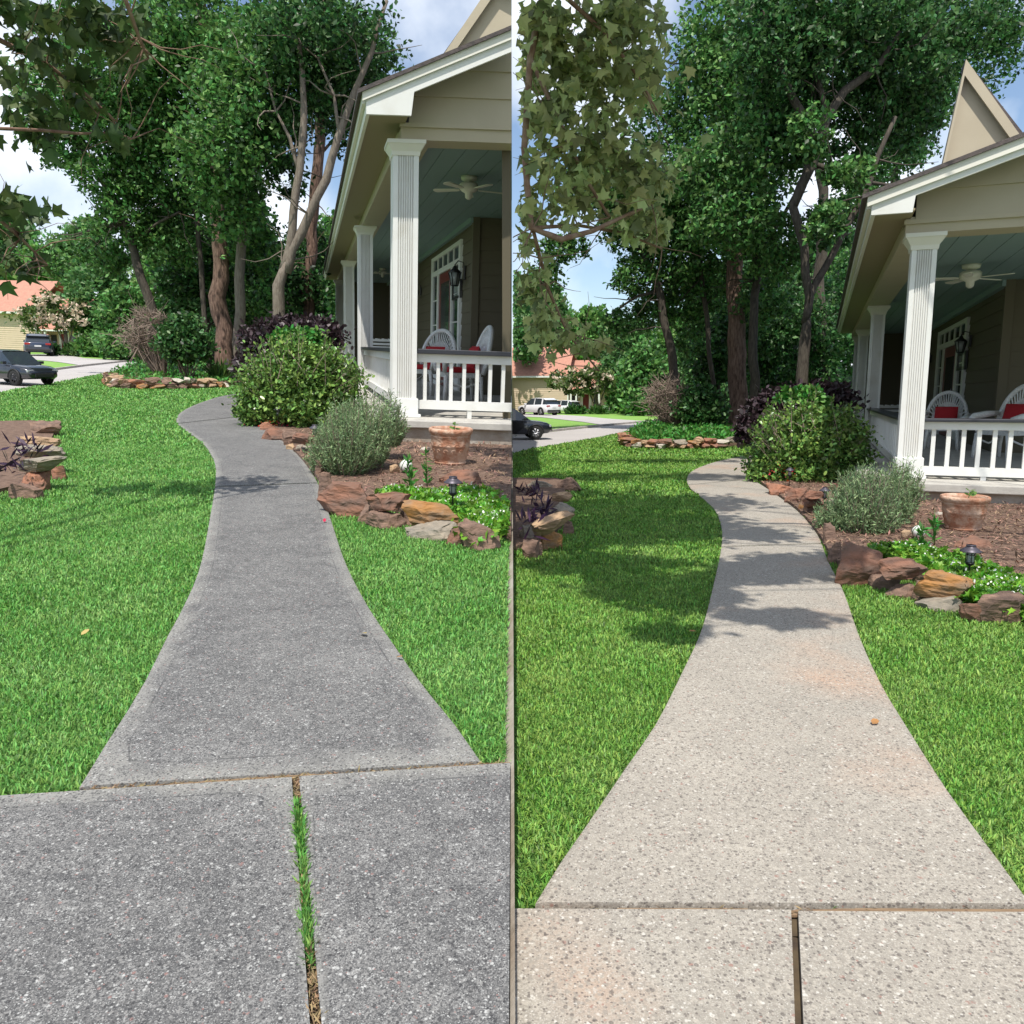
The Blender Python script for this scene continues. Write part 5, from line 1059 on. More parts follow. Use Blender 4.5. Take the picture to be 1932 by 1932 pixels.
tree(GL, 'oak_tree', 'dark trunk leaning left above the bare shrub', 28, [(300, 686, 20), (285, 580, 17), (262, 500, 15), (236, 420, 13), (200, 350, 12), (160, 290, 10), (120, 230, 8)], [[(236, 420, 8), (190, 430, 5), (150, 440, 4)], [(200, 350, 7), (240, 300, 6, 1), (300, 260, 5, 1), (340, 220, 4)], [(250, 460, 6), (300, 420, 5), (340, 400, 4)]], [(130, 190, 100, 80), (230, 220, 90, 80), (120, 290, 50, 36), (215, 335, 75, 52), (235, 420, 62, 50), (200, 490, 60, 34, 1), (105, 500, 34, 22, 1), (330, 330, 80, 80, 1), (310, 240, 80, 60), (320, 450, 64, 60, 1)], 34000, .15, 'leaf_oak', 'darkbark', clump=.11, per=22, shell=.2)
tree(GL, 'oak_tree', 'broad leafy oak filling the top centre with hanging leaf clusters', 28.5, [(393, 640, 8), (378, 480, 9), (362, 330, 9), (340, 200, 9), (300, 60, 7)], [[(350, 250, 9), (300, 190, 8), (250, 160, 6)], [(362, 330, 7), (400, 260, 6), (430, 200, 5)]], [(240, 110, 110, 70, -1), (340, 150, 90, 70, -1), (420, 160, 60, 70, -2), (350, 250, 90, 60), (330, 50, 130, 50), (150, 60, 90, 50), (430, 350, 90, 60), (300, 400, 80, 60, 1), (440, 460, 80, 50, 2), (260, 330, 70, 60), (500, 250, 60, 60)], 30000, .15, 'leaf_oak', 'darkbark', clump=.11, per=26, shell=.2)
tree(GL, 'magnolia_tree', 'dark broadleaf tree in deep shade between the pine and the camellia', 31, [(395, 680, 9), (390, 560, 7), (380, 500, 5)], [], [(385, 560, 60, 46), (345, 530, 46, 40), (420, 510, 50, 40), (500, 500, 60, 50, 1), (505, 600, 50, 36, 1), (450, 590, 60, 40, 2), (560, 540, 50, 50, 2), (590, 470, 40, 40, 3)], 13000, .2, 'leaf_dark', 'darkbark')
# ---- right garden
tree(GR, 'pine_tree', 'thickest sun flecked pine trunk in the island bed', 28, [(1392, 792, 36), (1390, 700, 33), (1386, 580, 30), (1384, 470, 27), (1383, 340, 25), (1383, 230, 22), (1380, 100, 18), (1378, -30, 14)], [[(1384, 460, 8), (1340, 430, 6), (1300, 440, 4)]], [(1390, 60, 110, 70), (1400, 180, 60, 60, 1), (1350, 130, 70, 60)], 8000, .17, 'leaf_oak', 'pine', ntw=16)
tree(GR, 'oak_tree', 'slim dark trunk right beside the thick pine', 26.5, [(1424, 780, 19), (1420, 680, 17), (1425, 560, 15), (1432, 440, 14), (1440, 330, 13), (1450, 200, 12), (1440, 60, 9)], [[(1430, 480, 8), (1480, 400, 7), (1520, 330, 6)], [(1440, 330, 7), (1400, 280, 5), (1370, 270, 4)]], [(1420, 290, 90, 80, -2), (1380, 400, 80, 70, -2), (1440, 150, 100, 80), (1460, 470, 60, 60, -1), (1330, 330, 60, 60, -1), (1440, 560, 50, 50, 1)], 18000, .165, 'leaf_oak', 'darkbark')
tree(GR, 'oak_tree', 'big dark limbed oak arching across the top of the picture', 23, [(1513, 740, 22), (1516, 640, 20), (1520, 590, 12)], [[(1518, 610, 15), (1524, 560, 16), (1520, 470, 15), (1500, 390, 17), (1530, 310, 18), (1560, 220, 17), (1600, 170, 15), (1650, 130, 12), (1700, 60, 9)], [(1500, 390, 12), (1540, 270, 16), (1500, 190, 15), (1470, 120, 11), (1440, 20, 8)], [(1518, 610, 14), (1532, 550, 14), (1560, 500, 13), (1590, 440, 12), (1630, 370, 11), (1655, 300, 9), (1690, 220, 7)], [(1540, 310, 9), (1600, 335, 8), (1650, 345, 6), (1700, 352, 5)], [(1560, 220, 10), (1540, 140, 9), (1560, 60, 7)]], [(1580, 130, 110, 80, 1), (1700, 110, 90, 80, 1), (1480, 110, 90, 80), (1760, 70, 80, 60, 2), (1820, 60, 60, 40, 2), (1640, 210, 80, 55, 1.5), (1500, 260, 60, 60, 1), (1710, 230, 60, 60, 2), (1600, 300, 60, 40, 2), (1570, 420, 45, 50, 2), (1630, 40, 120, 50), (1500, 20, 110, 50), (1760, 190, 36, 50, 2)], 34000, .155, 'leaf_dark', 'darkbark', clump=.11, shell=.25)
tree(GR, 'pine_tree', 'straight pine trunk in the shade behind the forking limbs', 34, [(1553, 745, 22), (1548, 620, 20), (1546, 500, 20), (1550, 380, 17), (1552, 200, 14), (1550, 40, 11)], [], [(1560, 60, 110, 60), (1640, 160, 80, 60), (1700, 280, 50, 50), (1660, 330, 50, 40), (1600, 400, 40, 40), (1500, 180, 60, 60)], 8000, .18, 'leaf_dark', 'darkbark', ntw=16)
tree(GR, 'oak_tree', 'dark trunk leaning left above the bare shrub', 29, [(1277, 792, 20), (1270, 700, 17), (1256, 620, 15), (1238, 540, 14), (1212, 470, 13), (1170, 400, 11), (1130, 330, 9)], [[(1238, 550, 7), (1200, 560, 5), (1170, 580, 4)], [(1215, 480, 7), (1260, 420, 6), (1310, 380, 5)]], [(1150, 350, 90, 60), (1200, 440, 65, 40), (1195, 520, 42, 40), (1245, 580, 50, 40, 1), (1270, 480, 60, 60), (1240, 380, 70, 60), (1060, 470, 50, 26), (1030, 530, 36, 40), (1310, 560, 50, 60, 1), (1180, 610, 50, 30, 1)], 29000, .15, 'leaf_oak', 'darkbark', clump=.13, per=20, shell=.2)
tree(GR, 'oak_tree', 'broad leafy oak with bright leaf clusters left of the pine', 29, [(1352, 740, 8), (1333, 600, 9), (1320, 450, 9), (1300, 300, 8), (1290, 120, 6)], [[(1320, 450, 7), (1270, 390, 6), (1230, 340, 5)], [(1310, 370, 7), (1350, 300, 6)]], [(1300, 200, 60, 60), (1290, 320, 70, 70, -1), (1340, 250, 60, 80, -1), (1280, 420, 60, 55), (1340, 430, 60, 60, -1), (1350, 530, 46, 46, 0), (1290, 500, 50, 50, 1), (1330, 120, 60, 60), (1310, 640, 46, 36, 1), (1560, 420, 40, 40, -7), (1600, 330, 50, 36, -7), (1530, 250, 40, 50, -7), (1640, 400, 34, 40, -6), (1400, 330, 80, 80), (1420, 200, 80, 80), (1410, 450, 70, 60), (1240, 230, 60, 60)], 33000, .15, 'leaf_oak', 'darkbark', clump=.11, per=22, shell=.2)
tree(GR, 'oak_tree', 'dense oak whose crown rises behind the porch roof', 44, [(1650, 770, 16), (1660, 500, 14), (1700, 250, 10), (1760, 100, 6)], [], [(1830, 90, 90, 90), (1760, 180, 60, 60), (1700, 60, 100, 70), (1650, 300, 60, 80), (1620, 480, 50, 60), (1880, 30, 70, 70), (1740, 290, 30, 30), (1600, 600, 50, 60)], 16000, .24, 'leaf_dark', 'darkbark', ntw=0)
tree(GR, 'magnolia_tree', 'glossy broadleaf tree in shade between the pine and the camellia', 32, [(1360, 790, 9), (1356, 700, 7), (1350, 640, 5)], [], [(1350, 650, 56, 46), (1400, 610, 56, 46), (1350, 700, 44, 34), (1450, 640, 56, 50, 1), (1500, 590, 50, 60, 1), (1480, 700, 60, 46, 2), (1545, 640, 40, 60, 2), (1540, 720, 46, 36, 2), (1425, 700, 40, 40, 2)], 14000, .2, 'leaf_dark', 'darkbark')
# ---- trees across the street and far behind, each on its own
FARL = [(0, 470, 70, 80, 88, 'leaf_far'), (95, 505, 55, 40, 84, 'leaf_light'), (190, 560, 62, 80, 58, 'leaf_far'), (235, 600, 48, 56, 50, 'leaf_oak'), (300, 560, 60, 80, 60, 'leaf_light'), (360, 560, 60, 90, 55, 'leaf_dark'), (430, 560, 60, 100, 52, 'leaf_far'), (500, 560, 60, 100, 50, 'leaf_dark'), (570, 570, 60, 100, 52, 'leaf_dark'), (620, 520, 60, 110, 56, 'leaf_light'), (160, 480, 60, 60, 75, 'leaf_far'), (450, 450, 60, 70, 60, 'leaf_dark'), (330, 470, 70, 60, 64, 'leaf_far')]
FARR = [(960, 600, 60, 80, 62, 'leaf_far'), (1030, 600, 50, 50, 80, 'leaf_far'), (1110, 640, 56, 56, 76, 'leaf_light'), (1180, 680, 52, 76, 62, 'leaf_far'), (1215, 710, 46, 56, 52, 'leaf_oak'), (1270, 670, 60, 76, 60, 'leaf_light'), (1340, 660, 60, 90, 55, 'leaf_far'), (1420, 670, 60, 100, 52, 'leaf_dark'), (1490, 660, 60, 110, 50, 'leaf_dark'), (1560, 650, 60, 120, 52, 'leaf_dark'), (1600, 560, 60, 110, 56, 'leaf_light'), (1440, 540, 60, 70, 62, 'leaf_dark'), (1350, 560, 60, 60, 62, 'leaf_far'), (1540, 500, 50, 70, 62, 'leaf_dark')]
for G, lst, vb in ((GL, FARL, 668), (GR, FARR, 786)):
    for i, (u, v, ru, rv, Y, lm) in enumerate(lst):
        vb_ = G.hor(u)+H*FP/Y*.9
        tree(G, 'background_tree', ORD[i]+' tree counted from the street side in the leafy backdrop, '+{'leaf_far': 'mid green', 'leaf_light': 'bright green', 'leaf_oak': 'deep green', 'leaf_dark': 'darkest green'}[lm], Y, [(u, vb_, 9), (u+3, v+rv*.4, 6)], [], [(u, v, ru*.9, rv*.85), (u-ru*.4, v+rv*.55, ru*.6, rv*.45), (u+ru*.45, v+rv*.5, ru*.6, rv*.5), (u+ru*.1, v-rv*.6, ru*.6, rv*.45)], 8000, .0062*Y, lm, 'darkbark', group='backdrop trees of the '+WHICH[G.side], ntw=0, per=16, clump=.16, shell=.3)
# low hedge line closing the view under the far crowns
for G, segs in ((GL, [(185, 655, 34, 22, 54), (230, 650, 36, 26, 48), (275, 655, 40, 22, 52), (340, 650, 40, 24, 46), (400, 655, 40, 30, 46), (470, 640, 44, 34, 42), (540, 640, 44, 34, 40), (600, 640, 44, 40, 40)]), (GR, [(1175, 772, 34, 20, 56), (1215, 765, 36, 26, 50), (1255, 768, 36, 20, 54), (1320, 765, 40, 24, 50), (1375, 765, 40, 30, 46), (1440, 755, 44, 34, 42), (1510, 755, 44, 34, 40), (1570, 745, 44, 44, 40)])):
    for i, (u, v, ru, rv, Y) in enumerate(segs):
        b = Vector((G.at(u, v, Y).x, Y, 0)); shrub('hedge_shrub', ORD[i]+' shrub from the left in the low undergrowth under the far trees, '+WHICH[G.side], 'shrub', G, b, [pxblob(G, u, v, ru, rv, Y), pxblob(G, u+ru*.5, v+rv*.3, ru*.5, rv*.6, Y-1)], 2600, .006*Y, DIA, 'leaf_oak' if i < 3 else 'leaf_dark', ns=4, group_=None) if False else shrub('hedge_shrub', ORD[i]+' shrub from the left in the low undergrowth under the far trees, '+WHICH[G.side], 'shrub', G, b, [pxblob(G, u, v, ru, rv, Y), pxblob(G, u+ru*.5, v+rv*.3, ru*.5, rv*.6, Y-1)], 2600, .006*Y, DIA, 'leaf_oak' if i < 3 else 'leaf_dark', ns=4, clump=.2)
# ---- near maple branches hanging in from the top left of each garden
def maple(G, lb, trunkxy, limbs, blobs, n, size, m, bark):
    lead = []
    base = Vector((*trunkxy, 0)); t = thing('maple_tree', lb, 'tree', G, base); mb = MB()
    mb.tube([base+Vector((0, 0, -.1)), base+Vector((.05, .1, 1.5)), base+Vector((.1, .2, 3.2)), base+Vector((.1, .3, 5))], [.16, .13, .11, .09], 12, jit=.1); AQ = []
    for l in limbs:
        q = limb(G, mb, l, 0, .1, 8); AQ += q; r0 = l[0][2]*.5*l[0][3]/FP; top = base+Vector((.1, .3, 4.9))
        if l[0][:2] not in lead and not any(abs(l[0][0]-x[0])+abs(l[0][1]-x[1]) < 1 for l2 in limbs if l2 is not l for x in l2[1:]): lead.append(l[0][:2]); mb.tube([top, top.lerp(q[0], .35)+Vector((0, 0, 1.6)), top.lerp(q[0], .7)+Vector((0, 0, 1.5)), q[0]], [r0*1.5, r0*1.3, r0*1.1, r0], 8)
    twigs(mb, AQ, 40, .55, .006, up=-.2); build(mb, 'trunk', M[bark], G, parent=t)
    Ps = []
    for q in blobs:
        c, r = pxblob(G, q[0], q[1], q[2], q[3], q[4], .5); Ps.append(blobpts(c, r, int(q[5]*((1.45 if q[1] < 340 else .9) if G.side == 'R' else .95)), .30, 4, .0))
    P = np.concatenate(Ps); V, F = leafmesh('crown', P, size, MAP, .2, True); w = G.inside(V, .02).reshape(-1, 12).all(1); V = V.reshape(-1, 12, 3)[w].reshape(-1, 3); F = F.reshape(-1, 10, 3)[:w.sum()].reshape(-1, 3)
    link('crown', mesh_np('crown', V-np.array(base), tris=F), G, parent=t, mats=[M[m]])
maple(GR, 'maple with large pale backed leaves hanging into the top left, right garden', (7.2, 2.2), 
 [[(1030, -40, 14, 5.9), (1000, 110, 12, 5.95), (990, 280, 11, 6), (1004, 430, 11, 6), (1060, 452, 11, 6), (1120, 436, 9, 6.1), (1175, 410, 7, 6.3), (1230, 385, 4, 6.5)], [(1000, 110, 8, 5.95), (1050, 220, 8, 6), (1100, 330, 7, 6.2), (1150, 410, 5, 6.3)], [(1030, -40, 9, 5.9), (1140, 60, 7, 6), (1200, 140, 6, 6.2), (1240, 210, 3, 6.2)], [(1004, 430, 7, 6), (1090, 425, 6, 6.6), (1180, 440, 5, 7), (1250, 470, 3, 7.2)], [(1004, 430, 7, 6), (1030, 540, 6, 6.5), (1070, 630, 5, 6.8), (1130, 700, 3, 7)]],
 [(1060, 140, 80, 80, 6.2, 210), (1150, 150, 70, 80, 6.4, 190), (1220, 130, 50, 70, 6.6, 110), (1030, 260, 60, 70, 6.2, 150), (1130, 290, 70, 60, 6.3, 170), (1210, 330, 60, 60, 6.6, 120), (1180, 410, 70, 40, 6.8, 120), (1060, 380, 70, 50, 6.3, 140), (1230, 440, 40, 26, 7.2, 45), (1030, 50, 90, 50, 6, 160), (1160, 40, 80, 40, 6.2, 140), (1020, 600, 40, 50, 6.6, 90), (1070, 640, 50, 36, 6.9, 60), (1120, 650, 34, 22, 7.0, 26), (985, 420, 40, 120, 6.2, 160), (1000, 540, 30, 40, 6.4, 60)], 0, .088, 'leaf_maple', 'redtwig')
maple(GL, 'dark leaved maple hanging into the top left corner, left garden', (GL.at(60, 700, 3).x*1.0-2.5, 1.0),
 [[(-60, 240, 6, 5.2), (80, 246, 5.5, 5.6), (150, 252, 5, 5.9), (215, 250, 3, 6.1), (250, 262, 3, 6.2)], [(-30, 60, 10, 5.4), (90, 120, 7, 5.7), (160, 175, 6, 5.9), (220, 230, 4, 6)], [(230, -20, 8, 5.5), (262, 70, 6, 5.7), (280, 110, 4, 5.8)], [(-40, 380, 8, 5.8), (40, 450, 6, 6), (90, 500, 3, 6.2)]],
 [(200, 70, 70, 40, 5.8, 60), (120, 100, 50, 50, 5.7, 45), (60, 60, 60, 60, 5.6, 90), (140, 190, 50, 40, 5.9, 26), (205, 262, 26, 22, 6.0, 12), (250, 100, 40, 36, 5.9, 22), (30, 200, 50, 90, 5.7, 90), (30, 410, 40, 50, 6, 60), (40, 500, 40, 36, 6.2, 40), (180, 10, 120, 30, 5.7, 90)], 0, .10, 'leaf_mapleL', 'redtwig')
# high canopy of the right-hand maple, above the frame, throwing leaf shade on lawn and walkway
def shade(G, lb, base, lst, m, size, nper):
    base = Vector(base); t = thing('oak_tree', lb, 'tree', G, base); mb = MB()
    mb.tube([base+Vector((0, 0, -.1)), base+Vector((0, 0, 3)), base+Vector((0, .2, 6.4))], [.22, .18, .08], 12, jit=.1)
    Ps = []
    for c, r, k in lst:
        c = Vector(c); mb.tube([base+Vector((0, 0, 5.2)), (base+Vector((0, 0, 7.6))).lerp(c, .5)+Vector((0, random.uniform(-.6, .6), .4)), c], [.03, .018, .006], 6); Ps.append(blobpts(c, r, int(k*2.4), .27, 12, .0))
        for _ in range(8): mb.tube([c, c+Vector((random.gauss(0, r[0]*.6), random.gauss(0, r[1]*.6), random.gauss(0, r[2]*.5)))], [.01, .003], 4, cap=False)
    build(mb, 'trunk', M['darkbark'], G, parent=t); P = np.concatenate(Ps); V, F = leafmesh('crown', P, size, MAP, 1.2, True)
    link('crown', mesh_np('crown', V-np.array(base), tris=F), G, parent=t, mats=[M[m]])
def above(G, u, v, z):      # point at height z whose sun shadow falls on the ground seen at (u, v)
    q = G.g(u, v); L = G.R3.transposed() @ sd; return tuple(q+Vector((L.x, L.y, L.z))*(z/L.z))
SHZ = lambda v: 9.8 if v < 925 else (7.2 if v < 990 else 5.2)
shade(GR, 'oak standing off to the right whose high crown shades lawn and walkway, right garden', (7.5, .6, 0),
 [(above(GR, 1320, 950, SHZ(950)), (.8, .7, .3), 520), (above(GR, 1200, 950, SHZ(950)), (1., .7, .3), 560), (above(GR, 1060, 960, SHZ(960)), (.9, .7, .3), 480), (above(GR, 1180, 1060, SHZ(1060)), (.6, .3, .3), 260), (above(GR, 1060, 1010, SHZ(1010)), (.8, .75, .4), 525), (above(GR, 1180, 1000, SHZ(1000)), (.9, .8, .4), 600), (above(GR, 1290, 985, SHZ(985)), (.7, .8, .4), 475), (above(GR, 1100, 1070, SHZ(1070)), (.5, .35, .3), 250), (above(GR, 1230, 1110, SHZ(1110)), (.42, .35, .3), 262), (above(GR, 1300, 1120, SHZ(1120)), (.34, .4, .3), 225), (above(GR, 1270, 1190, SHZ(1190)), (.2, .18, .2), 75), (above(GR, 1400, 1085, SHZ(1085)), (.4, .28, .3), 212), (above(GR, 1480, 1065, SHZ(1065)), (.42, .3, .3), 225), (above(GR, 1560, 1075, SHZ(1075)), (.3, .3, .3), 137), (above(GR, 1450, 1165, SHZ(1165)), (.33, .12, .2), 106), (above(GR, 1500, 1180, SHZ(1180)), (.16, .08, .15), 40), (above(GR, 1400, 1010, SHZ(1010)), (.5, .4, .3), 212), (above(GR, 1340, 900, SHZ(900)), (.7, .7, .3), 200), (above(GR, 1150, 900, SHZ(900)), (1.8, .7, .4), 525), (above(GR, 1050, 930, SHZ(930)), (1.4, .6, .4), 400), (above(GR, 1250, 870, SHZ(870)), (2.2, .5, .4), 375), (above(GR, 1600, 1050, SHZ(1050)), (.3, .3, .2), 75)], 'leaf_maple', .115, 0)

# ================================================================== HOUSE ACROSS THE STREET
def neighbour(G, ur, vb, Y, px, rot):
    k = Y/FP; base = G.at(ur, vb, Y); base.z = 0; s = px*k     # px: one model unit in 1/1932ths
    t = thing('neighbour_house', 'tan house with red shingle roof and a red door across the street, '+WHICH[G.side], 'house', G, base, rot, scale=s)
    def pb(mb, name, m, parent=None): return build(mb, name, M[m], G, parent=parent or t, world=False)
    def lapw(mb, x0, x1, y, z0, z1, st=.28):
        z = z0
        while z < z1: mb.add([(x0, y-.05, z), (x1, y-.05, z), (x1, y, min(z+st, z1)), (x0, y, min(z+st, z1)), (x0, y, z), (x1, y, z)], [(0, 1, 2, 3), (0, 1, 5, 4)]); z += st
    # units: 1 = roughly one metre of the house.  entry block x -6.5..0, wing x -18..-6.5
    mb = MB(); mb.box(-6.4, -.02, .02, 6, 0, 4.2); lapw(mb, -6.4, 0, 0, 0, 4.2)
    mb.add([(0, 0, 4.2), (0, 6, 4.2), (0, 3, 7.4)], [(0, 1, 2)]); mb.box(-18, -6.4, -2.4, 6, 0, 5.4); lapw(mb, -18, -6.4, -2.42, 0, 5.4); pb(mb, 'wall', 'lap')
    mb = MB()
    def slope(x0, x1, y0, z0, y1, z1, th=.18): mb.hexa([(x0, y0, z0), (x1, y0, z0), (x1, y1, z1), (x0, y1, z1), (x0, y0, z0+th), (x1, y0, z0+th), (x1, y1, z1+th), (x0, y1, z1+th)])
    slope(-7, .45, -.6, 4.0, 3, 7.6); slope(-7, .45, 6.6, 4.0, 3, 7.6); slope(-19, -6.2, -3.2, 5.2, 2, 9.6); slope(-19, -6.2, 7.2, 5.2, 2, 9.6); slope(-6.2, -1.6, -2.2, 3.1, -.05, 4.1); pb(mb, 'roof', 'redroof')
    mb = MB(); mb.hexa([(.46, -.6, 3.9), (.52, -.6, 3.9), (.52, 3, 7.5), (.46, 3, 7.5), (.46, -.6, 4.15), (.52, -.6, 4.15), (.52, 3, 7.75), (.46, 3, 7.75)]); mb.hexa([(.46, 6.6, 3.9), (.52, 6.6, 3.9), (.52, 3, 7.5), (.46, 3, 7.5), (.46, 6.6, 4.15), (.52, 6.6, 4.15), (.52, 3, 7.75), (.46, 3, 7.75)]); mb.box(-6.3, -1.5, -2.3, -2.15, 2.9, 3.1); mb.box(-19, -6.1, -3.3, -3.15, 5.05, 5.3); mb.box(-.02, .1, -.12, .1, 0, 4.2); mb.box(-6.5, -6.3, -2.55, -2.35, 0, 5.2); pb(mb, 'trim', 'white')
    for x in (-6.0, -5.2, -1.8):
        mb = MB(); mb.box(x-.12, x+.12, -2.2, -1.96, 0, 3.0); pb(mb, 'column', 'white')
    mb = MB(); mb.box(-4.5, -3.6, -.14, -.06, .15, 2.6); d = pb(mb, 'door', 'reddoor')
    for a_, b_, c_, e_ in ((-4.9, -4.5, .1, 3), (-3.6, -3.2, .1, 3), (-4.5, -3.6, 2.6, 3)): mb = MB(); mb.box(a_, b_, -.13, -.05, c_, e_); pb(mb, 'door_frame', 'white')
    for x0, x1, z0, z1 in ((-6.2, -5.3, .8, 2.4), (-2.9, -2.2, .9, 2.4)): mb = MB(); mb.box(x0, x1, -.12, -.055, z0, z1); pb(mb, 'window', 'glass')
    mb = MB(); mb.box(-6.3, -1.2, -2.4, 0, -.2, .12); pb(mb, 'porch_floor', 'found')
neighbour(GL, 170, 661, 64, 13.5, math.radians(-14)); neighbour(GR, 1156, 777, 62, 12.5, math.radians(-14))
# crape myrtle, grass clumps and shrubs before it
for G, u, vb, Y, bl in ((GL, 126, 664, 56, [(60, 600, 34, 28), (100, 590, 34, 22), (130, 600, 28, 22), (152, 590, 18, 24), (85, 570, 28, 18)]), (GR, 1128, 780, 56, [(1060, 722, 26, 20), (1090, 712, 24, 22), (1120, 715, 28, 22), (1145, 720, 16, 20), (1100, 738, 40, 10)])):
    tree(G, 'crape_myrtle', 'pale blossomed small tree with several stems before the house across the street', Y, [(u, vb, 5), (u-2, vb-40, 4)], [[(u, vb-2, 4), (u-10, vb-25, 3), (u-22, vb-52, 2)], [(u, vb-2, 4), (u+6, vb-25, 3), (u+14, vb-52, 2)], [(u, vb-2, 4), (u-4, vb-30, 3), (u-8, vb-60, 2)]], bl, 2400, .26, 'leaf_olive', 'bark', ntw=0)
    Ps = [];
    for q in bl: c, r = pxblob(G, q[0], q[1], q[2], q[3], Y-1.2); Ps.append(blobpts(c, r, 90 if G.side == 'L' else 26, .1, 8, .5))
    o = leafobj('blossom', np.concatenate(Ps), .26, DIA, M['blossom'], G); lab(o, 'cream blossom clusters over the small tree across the street, '+WHICH[G.side], 'blossom', kind='stuff')
for G, lst in ((GL, [(138, 663, 16, 8, 54, 'liriope'), (100, 664, 9, 6, 54, 'leaf_dark')]), (GR, [(1130, 781, 15, 7, 54, 'liriope'), (1086, 779, 16, 7, 54, 'leaf_dark')])):
    for i, (u, v, ru, rv, Y, m) in enumerate(lst):
        b = Vector((G.at(u, v, Y).x, Y, 0)); P = blobpts(*pxblob(G, u, v, ru, rv, Y), 900, .2, 14, .1); o = leafobj('border_plant', P, .4, (THIN[0]*[2, 1, 1], THIN[1]), M[m], G, base=tuple(b), dirs=rng.normal(size=(len(P), 3))*.6+[0, 0, .8]); lab(o, ('strappy grass clump' if i == 0 else 'low dark shrub')+' at the edge of the drive across the street, '+WHICH[G.side], 'plant')

# ================================================================== CARS
def carpaint(n, c): M[n] = mat(n, c, .25, spec=.6, coat=1.0)
carpaint('paint_white', (.78, .78, .8)); carpaint('paint_black', (.012, .014, .02)); carpaint('paint_navy', (.02, .03, .06))
M['tyre'] = mat('tyre_rubber', (.015, .015, .015), .85); M['rim'] = mat('alloy_rim', (.45, .45, .47), .3, metal=.9); M['rimdark'] = mat('dark_rim', (.04, .04, .045), .35, metal=.6); M['taillight'] = mat('tail_lens', (.35, .02, .02), .15); M['plastic'] = mat('black_plastic', (.02, .02, .02), .6)
M['plate'] = mat('number_plate', (.6, .6, .6), .4)
def suv(G, base, rz, sc, paint, rim, lb):
    """x forward, nose at +2.3"""
    t = thing('parked_car', lb, 'car', G, base, rz, scale=sc)
    def pb(mb, name, m, parent=None, bevel=0): return build(mb, name, M[m], G, parent=parent or t, world=False, bevel=bevel, clip=True)
    # stations: x, half width, z bottom, z shoulder
    st = [(-2.32, .70, .55, .95), (-2.28, .84, .38, 1.02), (-2.0, .92, .30, 1.06), (-1.3, .94, .30, 1.05), (0, .95, .28, 1.02), (1.0, .94, .28, .99), (1.7, .92, .30, .93), (2.1, .87, .34, .84), (2.3, .74, .42, .72), (2.36, .55, .5, .62)]
    mb = MB(); mb.smooth = True; vs = []; n = 12
    for x, w, z0, z1 in st:
        m_ = (z0+z1)/2
        for y, z in ((-w*.85, z0), (-w, z0+.08), (-w*1.0, m_), (-w*.985, z1-.06), (-w*.93, z1), (-w*.5, z1+.035), (w*.5, z1+.035), (w*.93, z1), (w*.985, z1-.06), (w*1.0, m_), (w, z0+.08), (w*.85, z0)): vs.append((x, y, z))
    mb.add(vs, [(i*n+k, i*n+(k+1) % n, (i+1)*n+(k+1) % n, (i+1)*n+k) for i in range(len(st)-1) for k in range(n)]+[tuple(range(n-1, -1, -1)), tuple(range((len(st)-1)*n, len(st)*n))]); pb(mb, 'body', paint)
    gh = [(-2.12, .80, 1.05, .78, 1.08), (-1.9, .84, 1.04, .70, 1.5), (-1.55, .86, 1.04, .70, 1.62), (-.4, .87, 1.03, .70, 1.66), (.35, .86, 1.02, .68, 1.60), (1.15, .82, .99, .78, 1.02)]
    mb = MB(); vs = []
    for x, w, z0, w1, z1 in gh: vs += [(x, -w, z0), (x, -w1, z1), (x, w1, z1), (x, w, z0)]
    mb.add(vs, [(i*4+k, i*4+(k+1) % 4, (i+1)*4+(k+1) % 4, (i+1)*4+k) for i in range(5) for k in range(4)]+[(3, 2, 1, 0), (20, 21, 22, 23)]); pb(mb, 'windows', 'glass')
    mb = MB(); vs = []
    for x, w1, z1 in ((-1.98, .71, 1.5), (-1.6, .71, 1.63), (-.4, .71, 1.675), (.32, .69, 1.615)): vs += [(x, -w1-.01, z1-.03), (x, -w1*.8, z1+.025), (x, w1*.8, z1+.025), (x, w1+.01, z1-.03)]
    mb.add(vs, [(i*4+k, i*4+k+1, (i+1)*4+k+1, (i+1)*4+k) for i in range(3) for k in range(3)]+[(0, 3, 15, 12)][:0]); mb.box(-2.12, -1.85, -.72, .72, 1.49, 1.53); pb(mb, 'roof', paint)
    for sy in (-1, 1):
        mb = MB()
        for xa, xb in ((-1.62, -1.42), (-.42, -.32), (.62, .62)):
            if xa == xb: continue
            mb.hexa([(xa, sy*.87, 1.03), (xb, sy*.87, 1.03), (xb, sy*.885, 1.03), (xa, sy*.885, 1.03), (xa+.03, sy*.70, 1.63), (xb, sy*.70, 1.65), (xb, sy*.72, 1.65), (xa+.03, sy*.72, 1.63)])
        pb(mb, 'pillar', paint)
        mb = MB(); mb.box(.75, .95, sy*.90, sy*1.1, 1.02, 1.16); pb(mb, 'mirror', paint, bevel=.02)
        mb = MB(); mb.box(-2.33, -2.18, sy*.50, sy*.86, .86, 1.0); pb(mb, 'taillight', 'taillight', bevel=.02)
        mb = MB(); mb.box(2.1, 2.27, sy*.5, sy*.82, .66, .78); pb(mb, 'headlight', 'clear', bevel=.02)
    mb = MB(); mb.box(-2.37, -2.2, -.8, .8, .36, .56); mb2 = mb; pb(mb2, 'rear_bumper', 'plastic', bevel=.03)
    mb = MB(); mb.box(-2.345, -2.30, -.22, .22, .72, .84); pb(mb, 'number_plate', 'plate')
    mb = MB(); mb.box(2.3, 2.385, -.5, .5, .42, .60); pb(mb, 'grille', 'plastic', bevel=.02)
